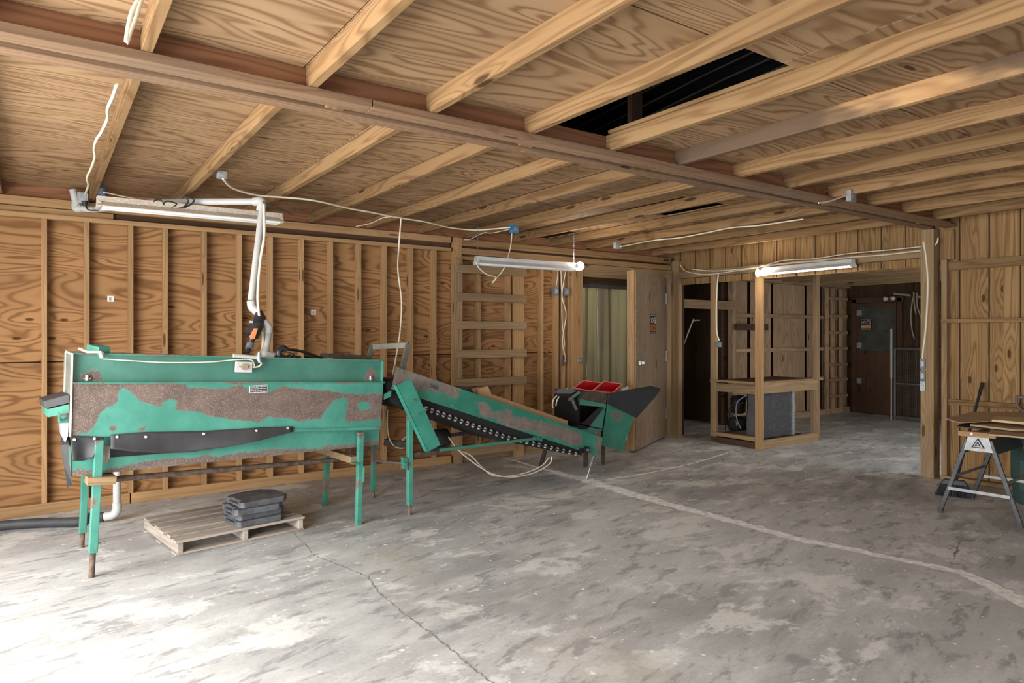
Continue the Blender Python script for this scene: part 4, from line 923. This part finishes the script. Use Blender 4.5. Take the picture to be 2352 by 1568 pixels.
wire([onv(1425, 566, 5.55), onz(1500, 552, 2.54), onz(1560, 546, 2.54), onz(1620, 535, 2.54), onz(1680, 523, 2.54), onz(1740, 518, 2.54), onz(1810, 508, 2.54), onz(1845, 503, 2.54)], 'cream cable snaking across the joists from the lit steel box to the beam', .008)
wire([onv(x, y, 2.86) for x, y in ((1880, 466), (1905, 462), (1925, 455), (1945, 448))], 'short cream cable entering the steel box at the right end of the beam', .007)
HU = 7.39
wire([onu(x, y, HU) for x, y in ((1590, 618), (1640, 622), (1700, 618), (1760, 611), (1830, 603), (1900, 596), (1960, 590), (2030, 585), (2090, 578), (2128, 573), (2150, 560), (2155, 546))], 'cream cable draped along the header to the post top', .008)
wire([onu(x, y, HU+.005) for x, y in ((1562, 607), (1575, 622), (1620, 630), (1690, 622), (1740, 614), (1800, 598), (1870, 594), (1950, 582), (2040, 574), (2118, 566))], 'upper cream cable running wavily along the header', .007)
wire([onu(x, y, HU+.0) for x, y in ((1742, 628), (1738, 618), (1750, 610), (1775, 608), (1830, 602), (1900, 600))], 'cream cable curling from the lit passage bulb to the header', .007)
wire([onu(x, y, HU-.03) for x, y in ((2121, 555), (2127, 590), (2131, 640), (2130, 700), (2126, 760), (2121, 800), (2119, 830))], 'cream cable down the left edge of the support post', .010)
wire([onu(x, y, 7.395) for x, y in ((1650, 628), (1647, 660), (1645, 710), (1646, 760), (1652, 783))], 'pale cable stapled down the left post of the compressor enclosure', .010)
wire([onv(x, y, 2.6) for x, y in ((335, -25), (318, 0), (303, 30), (294, 70), (291, 98), (300, 70), (312, 40), (322, 5), (336, -25))], 'thick cream cable loop dangling beside the joist at top left', .008)
wire([onv(x, y, 5.6) for x, y in ((348, 470), (360, 458), (372, 462), (380, 474), (395, 476), (405, 468), (385, 462), (375, 470), (390, 478), (420, 476), (432, 462), (425, 450), (445, 458), (440, 468), (422, 478))], 'tangle of black cord on the white pipe above the fixture', .006, WIREB)
wire([onv(x, y, 5.25) for x, y in ((603, 463), (630, 475), (655, 486), (672, 492))], 'thin black cord trailing right from the pipe elbow', .004, WIREB)
b = MB(); b.tube([onv(194, 462, 6.47), onv(196, 472, 6.47)], .022, 10); b.tube(bspl([onv(197, 474, 6.45), onv(204, 482, 6.3), onv(225, 483, 5.9)]), .006, 6); tag(b.build('cord_plug', BLKP), 'black plug and cord in the metal box beside the first joist', 'plug')
# stickers on the wall
for x, y, lab in ((254, 686, 'small white barcode sticker on the wall between the second and third studs'), (720, 717, 'small white sticker on the wall behind the right half of the machine')):
    c = onv(x, y, VP-.002); t = thing('sticker', lab, 'sticker', tuple(c))
    b = MB(); b.box(c, (.048, .002, .05)); b.build('paper', LABW, t)
    for k in range(3):
        b = MB(); b.box(c+V(-.008+.008*k, -.0015, -.002), (.003, .001, .03)); b.build('print_bar', BLACK, t)
# ------------------------------------------------------------------ wall ladder
la = thing('wall_ladder', 'wooden plank ladder fixed upright against the stud wall beside the tall post', 'ladder', (4.3, 6.55, 0))
def lad(px): return onv(px, 800, 6.58).x
xl = (lad(1046)+lad(1060))/2; xr = (lad(1179)+lad(1203))/2
board('side_rail', (xl, 6.585, 0.0), (xl, 6.585, 2.3), .09, .04, W_OLD, la, side=(1, 0, 0))
board('side_rail', (xr, 6.585, 0.0), (xr, 6.585, 2.3), .145, .04, W_STUD, la, side=(1, 0, 0))
for y in (621, 684, 747, 812, 876):
    z = onv(1120, y, 6.545).z; board('rung', (lad(1045), 6.545, z), (lad(1204), 6.545, z), .09, .038, W_OLD, la)
board('rung', (lad(1052), 6.545, .13), (lad(1180), 6.545, .13), .10, .038, W_OLD, la)
# ------------------------------------------------------------------ cold room door, strip curtain, sign
DF = onz(1459, 1040); DH = V(7.22, 6.56, 0); dx_ = V(DF.x-DH.x, DF.y-DH.y, 0).normalized(); DWd = (V(DF.x, DF.y, 0)-DH).length; dn = V(dx_.y, -dx_.x, 0)
if dn.dot(V(-1, -1, 0)) < 0: dn = -dn
d1 = board('door_1', DH+dx_*DWd*.5+EZ*.03, DH+dx_*DWd*.5+EZ*2.235, DWd, .02, W_DOOR, side=tuple(dx_)); tag(d1, kind='structure')
bk = -dn
board('door_core', DH+dx_*DWd*.5+bk*.06+EZ*.03, DH+dx_*DWd*.5+bk*.06+EZ*2.235, DWd, .09, W_OLD, d1, side=tuple(dx_))
board('edge_strip', DF+bk*.03+dx_*.012+EZ*.03, DF+bk*.03+dx_*.012+EZ*2.24, .03, .05, W_STUD, d1, side=tuple(dx_))
for z in (.35, 1.15, 1.95):
    b = MB(); b.box(DH+dx_*.03+dn*.015+EZ*z, (.06, .02, .14), (dx_, dn, EZ)); b.build('hinge', GALV, d1)
b = MB(); c = DH+dx_*(DWd-.13)+dn*.03+EZ*1.10; b.box(c, (.10, .03, .05), (dx_, dn, EZ)); b.box(c+dn*.03, (.03, .04, .03), (dx_, dn, EZ)); b.tube([c-dx_*.05, c-dx_*.16], .008, 8); b.build('latch', GALV, d1)
b = MB(); c = onv(1333, 827, VF-.06); b.box(c, (.07, .03, .06)); b.tube([c-EY*.01, c-EY*.04], .02, 10); b.build('strike', GALV, wb)
def nosmoke(c, X, n, wdt, hgt, label):
    t = thing('no_smoking_sign', label, 'sign', tuple(c)); n = n.normalized()
    b = MB(); b.box(c, (wdt, hgt, .003), (X, EZ, n)); b.build('sign_board', BLACK, t)
    b = MB(); b.box(c+EZ*hgt*.455+n*.002, (wdt*.94, hgt*.02, .001), (X, EZ, n)); b.build('border_line', CRM, t)
    b = MB(); b.box(c-EZ*hgt*.455+n*.002, (wdt*.94, hgt*.02, .001), (X, EZ, n)); b.build('border_line', CRM, t)
    b = MB(); b.box(c-EZ*hgt*.2+n*.002, (wdt*.9, hgt*.33, .001), (X, EZ, n)); b.build('colour_band', ORFADE, t)
    text('lettering', 'NO', c-X*wdt*.42+EZ*hgt*.06+n*.003, X, EZ, hgt*.42, CRM, t, width=wdt*.40)
    text('lettering', 'SMOKING', c-X*wdt*.42-EZ*hgt*.32+n*.004, X, EZ, hgt*.34, CRM if 'dark' in label else plain('rubbed_orange_print', (.22, .06, .015), .7), t, width=wdt*.84)
    cc = c+X*wdt*.24+EZ*hgt*.2+n*.003; b = MB(); rr = hgt*.17
    b.tube([cc+(X*math.cos(a)+EZ*math.sin(a))*rr for a in [k*math.pi/10 for k in range(21)]], hgt*.022, 6, False); b.tube([cc-(X-EZ)*rr*.68, cc+(X-EZ)*rr*.68], hgt*.02, 6); b.build('symbol', CRM, t)
sx = -dx_
cs = onp(1500, 744, (DH.x+dn.x*.013, DH.y+dn.y*.013), (DF.x+dn.x*.013, DF.y+dn.y*.013))
nosmoke(cs, sx, dn, .25, .25, 'faded orange and black no smoking sign on the open plywood door')
nosmoke(onu(1989, 745, UE-.12), V(0, -1, 0), V(-1, 0, 0), .20, .20, 'small dark no smoking sign on the far door of the back room')
cu_ = thing('strip_curtain', 'translucent olive plastic strip curtain hanging in the cold room doorway', 'curtain', (6.4, 6.78, 0))
board('curtain_rail', (5.72, 6.74, 2.10), (7.22, 6.74, 2.10), .06, .03, GREYK, cu_)
ns = 8; sw = .215
for i in range(ns):
    u0 = 5.71+i*.188; vs = []; nu, nv = 10, 26
    for j in range(nv+1):
        for k in range(nu+1):
            t = k/nu; s = j/nv
            vs.append(V(u0+sw*t, 6.75+.016*(i % 2)+.016*math.sin(t*math.pi*2+i*1.7+s*1.5)*(.3+s)+.018*math.sin(i*2.1+s*3)*s, 2.10-s*2.07))
    b = MB(); b.add(vs, [[j*(nu+1)+k, j*(nu+1)+k+1, (j+1)*(nu+1)+k+1, (j+1)*(nu+1)+k] for j in range(nv) for k in range(nu)], True)
    o = b.build('strip', CURT, cu_); so = o.modifiers.new('t', 'SOLIDIFY'); so.thickness = .003
# ------------------------------------------------------------------ compressor enclosure in the passage
en = thing('timber_enclosure', 'open timber framed enclosure with a shelf around the compressor unit in the passage', 'frame', (7.5, 5.2, 0))
EU, EV = 7.45, 5.215
def post(u, v, z1, w=.09, t=.045, m=W_OLD, side=(0, 1, 0)): return board('post', (u, v, 0), (u, v, z1), w, t, m, en, side=side)
post(EU, 5.215, 2.24, .09, .06, W_STUD); post(EU, 5.915, 2.24, .09, .05); post(8.72, 5.21, 2.34, .05, .09); post(8.66, 5.22, .74, .05, .05)
post(8.75, 6.1, 2.34, .05, .09, W_HALL)
board('bottom_rail', (EU, 5.25, .12), (EU, 5.95, .12), .05, .08, W_OLD, en); board('bottom_rail', (EU-.01, 5.25, .045), (EU-.01, 5.95, .045), .07, .04, W_DARK, en)
board('bottom_rail', (EU+.03, 5.20, .055), (8.70, 5.20, .055), .11, .045, W_OLD, en)
board('top_rail', (EU, 5.25, .745), (EU, 5.92, .745), .11, .045, W_OLD, en)
board('top_rail', (EU+.03, 5.20, .765), (8.70, 5.20, .765), .13, .045, W_OLD, en)
board('shelf', (EU-.06, 5.90, .835), (EU-.06, 5.26, .835), .10, .025, W_OLD, en, side=(1, 0, 0)); board('shelf', (EU, 5.26, .835), (8.9, 5.28, .835), .12, .022, W_OLD, en, side=(0, 1, 0))
board('shelf', (EU, 5.65, .83), (8.85, 5.65, .83), .55, .015, W_DARK, en, side=(0, 1, 0))
cp = thing('condensing_unit', 'dusty grey refrigeration condensing unit inside the timber enclosure', 'compressor', (7.9, 5.6, 0))
P0 = onv(1755, 897, 5.32); P1 = onv(1823, 893, 5.32); xa, xb = 7.66, 8.30
b = MB(); b.bb(xa, xb, 5.32, 5.38, .10, .70); b.build('condenser_coil', COILM, cp, .004)
b = MB()
for k in range(30): z = .12+.56*k/30; b.bb(xa+.01, xb-.01, 5.312, 5.32, z, z+.003)
b.build('coil_fins', GREYK, cp)
b = MB(); b.bb(xb, xb+.05, 5.30, 5.50, .08, .72); b.build('coil_bracket', GALV, cp)
b = MB(); b.bb(7.56, xa, 5.30, 5.46, .10, .72); b.build('side_shroud', GREYK, cp)
b = MB(); b.bb(7.52, 8.5, 5.3, 6.0, .06, .10); b.build('base_tray', BLKST, cp)
b = MB(); c = V(7.75, 5.72, .25); b.tube([c+V(-.17, 0, 0), c+V(-.15, 0, 0), c+V(.15, 0, 0), c+V(.17, 0, 0)], [.06, .10, .10, .06], 20); b.build('motor', BLKST, cp)
b = MB(); c = V(7.78, 5.78, .50); b.tube([c-EZ*.12, c-EZ*.1, c+EZ*.08, c+EZ*.12], [.07, .10, .10, .05], 18); b.bar(c+EZ*.1-EX*.08, c+EZ*.1+EX*.08, .04, .08); b.build('compressor_head', BLKST, cp)
b = MB(); c = V(7.70, 5.54, .28); b.tube([c-EZ*.16, c+EZ*.14, c+EZ*.16], [.045, .045, .02], 16); b.build('receiver', GREYK, cp)
for i in range(4):
    cable('copper_line', [V(7.60, 5.85-.06*i, .15), V(7.58, 5.82-.06*i, .35+.05*i), V(7.62, 5.70-.05*i, .55), V(7.72, 5.6, .62)], .006, BLKST, None, cp, 4)
b = MB(); b.tube(bspl([V(7.6, 5.50, .66), V(7.55, 5.62, .55), V(7.56, 5.64, .35), V(7.6, 5.6, .2)]), .009, 8); b.build('hose', plain('grey_hose', (.18, .18, .19), .5), cp)
# niche clutter: chain and bent rod
b = MB()
for k in range(13):
    c = onu(1565, 706+k*4.2, 7.62); ax_ = EX if k % 2 else EY
    b.tube([c+EZ*.022*math.sin(a)+ax_*.013*math.cos(a) for a in [j*math.pi/4 for j in range(9)]], .004, 5, False)
tag(b.build('hanging_chain', GALV), 'heavy steel chain hanging in the dark niche by the corner post', 'chain')
b = MB(); b.tube(bspl([onu(1556, 828, 7.7), onu(1590, 740, 7.75), onu(1594, 736, 7.76), onu(1607, 735, 7.78)], 6), .011, 8); tag(b.build('bent_rod', plain('pale_rod', (.30, .28, .25), .5)), 'pale bent metal rod leaning in the dark niche', 'rod')
# ------------------------------------------------------------------ back room things
l2 = thing('wall_ladder', 'tall wooden ladder of thin slats standing against the side wall of the back room', 'ladder', (11.8, 6.7, 0))
def hx(px, v=6.72): return onv(px, 800, v).x
for px, w_ in ((1904, .06), (1916, .09), (1935, .07)):
    board('side_rail', (hx(px), 6.75, .02), (hx(px), 6.75, 2.28), w_, .04, W_HALL, l2, side=(1, 0, 0))
for y in (686, 726, 764, 800, 837, 872, 909):
    z = onv(1920, y, 6.70).z; board('rung', (hx(1905), 6.70, z), (hx(1943), 6.70, z), .05, .04, W_OLD, l2)
ga = thing('mesh_gate', 'dark steel framed wire mesh gate standing in the back room beside the passage post', 'gate', (12, 4.5, 0))
GU = 11.9
ga0 = onu(2055, 900, GU).y; ga1 = 3.0
b = MB()
for v in (ga0, ga1): b.tube([V(GU, v, .0), V(GU, v, 1.22)], .022, 10)
b.build('gate_upright', GREYK, ga)
for z in (.05, .62, 1.21): b = MB(); b.tube([V(GU, ga0, z), V(GU, ga1, z)], .018, 8); b.build('gate_rail', GREYK, ga)
b = MB(); st_ = .035; n = int((ga0-ga1)/st_)
for k in range(n): v = ga1+k*st_; b.bar(V(GU, v, .05), V(GU, v, 1.2), .003, .003, side=(0, 1, 0))
for k in range(33): z = .07+k*st_; b.bar(V(GU, ga0, z), V(GU, ga1, z), .003, .003)
b.build('wire_mesh', GREYK, ga)
b = MB(); b.tube([onu(2047, 755, 11.8), onu(2047, 868, 11.8)], .018, 8); b.tube([onu(2047, 868, 11.8), V(11.8, onu(2047, 868, 11.8).y, 0)], .012, 8); tag(b.build('standing_rod', plain('pale_pipe', (.35, .34, .31), .5)), 'thin pale vertical pipe standing left of the wire mesh gate', 'pipe')
t = thing('light_bulb', 'unlit pale bulb with holder on the far wall of the back room', 'bulb', tuple(onu(2045, 685, 12.3)))
c = onu(2051, 685, 12.25); b = MB(); b.tube([c+V(0, -.04+.02*k, 0) for k in range(5)], [.01, .035, .04, .035, .02], 12); b.build('globe', PVC, t)
b = MB(); c = onu(2040, 686, 12.27); b.tube([c+V(0, .06, 0), c], [.045, .02], 12); b.build('lampholder', PVC, t)
b = MB(); b.tube([onu(2053, 674, 12.3), onu(2092, 678, 12.3)], .022, 8); tag(b.build('ceiling_pipe', plain('grey_pipe', (.26, .24, .21), .5)), 'grey pipe along the top of the far wall, left of the hanging wires', 'pipe')
b = MB(); b.tube([onu(2104, 681, 12.3), onu(2140, 684, 12.3)], .022, 8); tag(b.build('ceiling_pipe', bpy.data.materials['grey_pipe']), 'grey pipe along the top of the far wall, right of the hanging wires', 'pipe')
HW = plain('dim_cable', (.24, .21, .16), .6)  # pale cable with the shade of the back room put into its colour
for i, pts in enumerate((((2100, 672), (2094, 700), (2092, 730), (2095, 760), (2100, 778)), ((2098, 670), (2100, 700), (2104, 722)), ((2106, 672), (2106, 700), (2112, 720), (2116, 732)))):
    cable('hanging_wire', [onu(x, y, 12.25) for x, y in pts], .012, HW, ('longest', 'middle short', 'rightmost curling')[i]+' pale wire hanging from the ceiling of the back room', n=5)
b = MB(); b.bb(12.3, 12.45, 3.9, 4.35, 1.15, 1.75); t = thing('wall_cabinet', 'dim grey metal cabinet on the far wall behind the mesh gate', 'cabinet', (12.4, 4.1, 1.15)); b.build('body', GREYK, t, .004)
b = MB(); b.bb(12.285, 12.3, 3.93, 4.32, 1.18, 1.72); b.build('door', GREYK, t, .004)
# ------------------------------------------------------------------ sawhorse, cardboard, broom, bin
def sawhorse(o, ang, label, place):
    t = thing('sawhorse', label, 'sawhorse', tuple(o), 'folding sawhorses under the cardboard')
    ca, sa = math.cos(ang), math.sin(ang); U = V(ca, sa, 0); Wd = V(-sa, ca, 0)      # U along the top rail, Wd across
    L_, H = .72, .625
    def P(a, b_, z): return Vector(o)+U*a+Wd*b_+EZ*z
    for a in (0, L_):
        for s in (-1, 1):
            b = MB(); b.bar(P(a-.0, s*.27, .02), P(a, s*.075, H), .032, .022, side=tuple(Wd)); lg = b.build('leg', BLKST if a else STEELD, t, .003)
            b = MB(); b.bar(P(a, s*.275, .0), P(a, s*.262, .035), .03, .028, side=tuple(Wd)); b.build('foot', BLKP, lg)
        d = -.016 if a == 0 else .016
        b = MB(); b.bar(P(a+d, -.21, .215), P(a+d, .21, .215), .026, .010); b.build('cross_brace', STEEL, t, .002)
        b = MB(); b.prism([P(a+d, -.10, H-.09), P(a+d, .10, H-.09), P(a+d, .07, H+.03), P(a+d, -.07, H+.03)], U*.008); pl = b.build('end_plate', STEEL, t, .002)
        if a == 0:
            for r_, m_ in ((.052, BLACK), (.038, STEEL), (.026, BLACK), (.010, STEEL)):
                k = {.052: .010, .038: .0115, .026: .013, .010: .0145}[r_]
                b = MB(); c_ = [P(a+d-k+.002, r_*math.cos(g_), H-.035+r_*math.sin(g_)) for g_ in (math.pi/2, math.pi*7/6, math.pi*11/6)]; b.prism(c_, U*.0012); b.build('badge', m_, pl)
    for s in (-1, 1):
        b = MB(); b.prism([P(.01, s*.075, H+.02), P(L_-.01, s*.075, H+.02), P(L_-.01, s*.10, H-.11), P(.01, s*.10, H-.11)], Wd*(-s)*.006); b.build('side_panel', BLKST, t)
        b = MB(); b.bar(P(.0, s*.175, .31), P(L_, s*.175, .31), .022, .008); b.build('side_brace', STEEL, t)
    b = MB(); b.box(P(L_/2, 0, H+.02), (L_, .12, .03), (U, Wd, EZ)); b.build('top_channel', BLKST, t)
    return t, P
STEELD = plain('dark_steel_leg', (.06, .063, .07), .4, .5, var=.25, vs=12)
sh, P = sawhorse((6.02, 2.245, 0), 0.06, 'folding steel sawhorse with a triangle badge, holding cardboard beside the broom', 0)
tw = board('lumber_rail', P(-.06, .12, .672), P(-.02, -.12, .672), .038, .05, W_STUD); 
tag(tw, 'short pine offcut lying across the badge end of the sawhorse', 'lumber')
b = MB(); b.box(P(-.068, .06, .675), (.003, .08, .02)); b.build('stuck_label', WHITE, tw)
rl = board('lumber_rail', P(-.0, .0, .668), P(.75, 0, .668), .085, .036, W_STUD, side=(0, 1, 0)); tag(rl, 'pine board on top of the sawhorse under the cardboard sheets', 'lumber')
def sheetc(pts, th, m, label, jag=.006):
    out = []
    n = len(pts)
    for i in range(n):
        a, c = Vector(pts[i]), Vector(pts[(i+1) % n]); k = max(2, int((c-a).length/.04))
        for j in range(k):
            q = a+(c-a)*j/k; out.append(q+V(random.uniform(-jag, jag), random.uniform(-jag, jag), 0))
    b = MB(); b.prism(out, V(0, 0, th)); return tag(b.build('cardboard_sheet', m), label, 'cardboard', 'cardboard sheets on the sawhorse')
def zz(px, py, z): return onz(px, py, z)
sheetc([zz(2268, 1000, .69), zz(2420, 1012, .69), zz(2420, 985, .69), zz(2290, 975, .69)], .012, CARD, 'lowest brown cardboard sheet resting on the sawhorse board')
sheetc([zz(2197, 980, .702), zz(2255, 986, .702), zz(2420, 990, .702), zz(2420, 965, .702), zz(2215, 970, .702)], .006, RUB, 'thin black sheet sandwiched between the cardboard on the sawhorse')
sheetc([zz(2228, 978, .712), zz(2330, 990, .712), zz(2420, 990, .712), zz(2420, 965, .712), zz(2250, 962, .712)], .014, CARD, 'middle cardboard sheet just under the top one on the sawhorse')
sheetc([zz(2170, 962, .742), zz(2205, 972, .742), zz(2278, 968, .742), zz(2430, 973, .742), zz(2430, 950, .735), zz(2236, 947, .742)], .008, CARD, 'large torn cardboard sheet on top, its tip pointing at the post')
sheetc([zz(2278, 968, .752), zz(2430, 982, .752), zz(2430, 966, .752), zz(2285, 961, .752)], .018, CARDL, 'pale thick cardboard slab with straight edge on top at the frame edge', .001)
# broom
bh = onz(2195, 1138); bt = onu(2256, 882, 7.44)
br = thing('push_broom', 'black broom with wide bristles on the floor leaning on the plank wall behind the sawhorse', 'broom', tuple(bh))
b = MB(); nb = V(bh.x, bh.y, .125); b.tube([nb, bt], [.013, .013], 10); b.build('handle', BLKP, br)
b = MB(); q = bt+(nb-bt).normalized()*.12; b.tube([bt+(bt-nb).normalized()*.01, q], [.017, .016], 10); b.build('grip', BLKP, br)
e0 = V(onz(2147, 1136).x, onz(2147, 1136).y, 0); e1 = V(onz(2238, 1146).x, onz(2238, 1146).y, 0); ed = (e1-e0).normalized(); en_ = V(-ed.y, ed.x, 0); ew = (e1-e0).length
cc = (e0+e1)/2
b = MB(); b.hexa([cc+ed*s*ew*.36+en_*t*.03+EZ*.11 for s, t in ((-1, -1), (1, -1), (1, 1), (-1, 1))], [cc+ed*s*ew*.26+en_*t*.022+EZ*.155 for s, t in ((-1, -1), (1, -1), (1, 1), (-1, 1))]); b.build('head', BLKP, br, .006)
b = MB()
for k in range(420):
    s = random.uniform(-1, 1); t_ = random.uniform(-1, 1); a = cc+ed*s*ew*.35+en_*t_*.024+EZ*.115; c = cc+ed*(s*ew*.5+random.uniform(-.008, .008))+en_*t_*.04+EZ*random.uniform(.001, .012)
    b.bar(a, c, .0028, .0028)
o = b.build('bristles', BRIS, br); o['kind'] = 'stuff'
# bin
bc = V(7.05, 2.10, 0); bn = thing('waste_bin', 'large dark green plastic bin behind the sawhorse against the plank wall', 'bin', tuple(bc))
b = MB(); prof = [(.235, 0), (.25, .02), (.262, .2), (.268, .21), (.27, .45), (.285, .60)]
b.tube([bc+EZ*z for r, z in prof], [r for r, z in prof], 40); b.build('bin_body', BIN, bn)
b = MB(); b.tube([bc+EZ*.60, bc+EZ*.62, bc+EZ*.625], [.30, .30, .28], 40); b.build('bin_rim', BIN, bn)
for a in (2.9, 3.6, 4.3):
    b = MB(); d = V(math.cos(a), math.sin(a), 0); s = V(-d.y, d.x, 0); b.box(bc+d*.268+EZ*.26, (.012, .14, .26), (d, s, EZ)); b.build('rib_panel', BIN, bn, .004)
# shovel handle at the frame edge
sv = thing('shovel', 'old wooden D-handled shovel leaning on the plank wall at the right edge', 'shovel', (7.42, 2.3, 0))
q = onu(2350, 945, 7.40); b = MB(); b.tube([V(7.43, q.y-.05, .3), q], .016, 10); b.build('shaft', W_OLD, sv)
b = MB(); b.tube(bspl([q, q+V(0, .045, .05), q+V(0, .055, .13)]), .012, 8); b.tube(bspl([q, q+V(0, -.045, .05), q+V(0, -.055, .13)]), .012, 8); b.tube([q+V(0, .06, .13), q+V(0, -.06, .13)], .014, 8); b.build('d_handle', plain('old_grey_wood', (.16, .13, .11), .8), sv)
b = MB(); b.prism([V(7.42, q.y-.13, .05), V(7.42, q.y+.05, .05), V(7.43, q.y+.03, .32), V(7.43, q.y-.11, .32)], V(.004, 0, 0)); b.build('blade', RUSTB, sv)
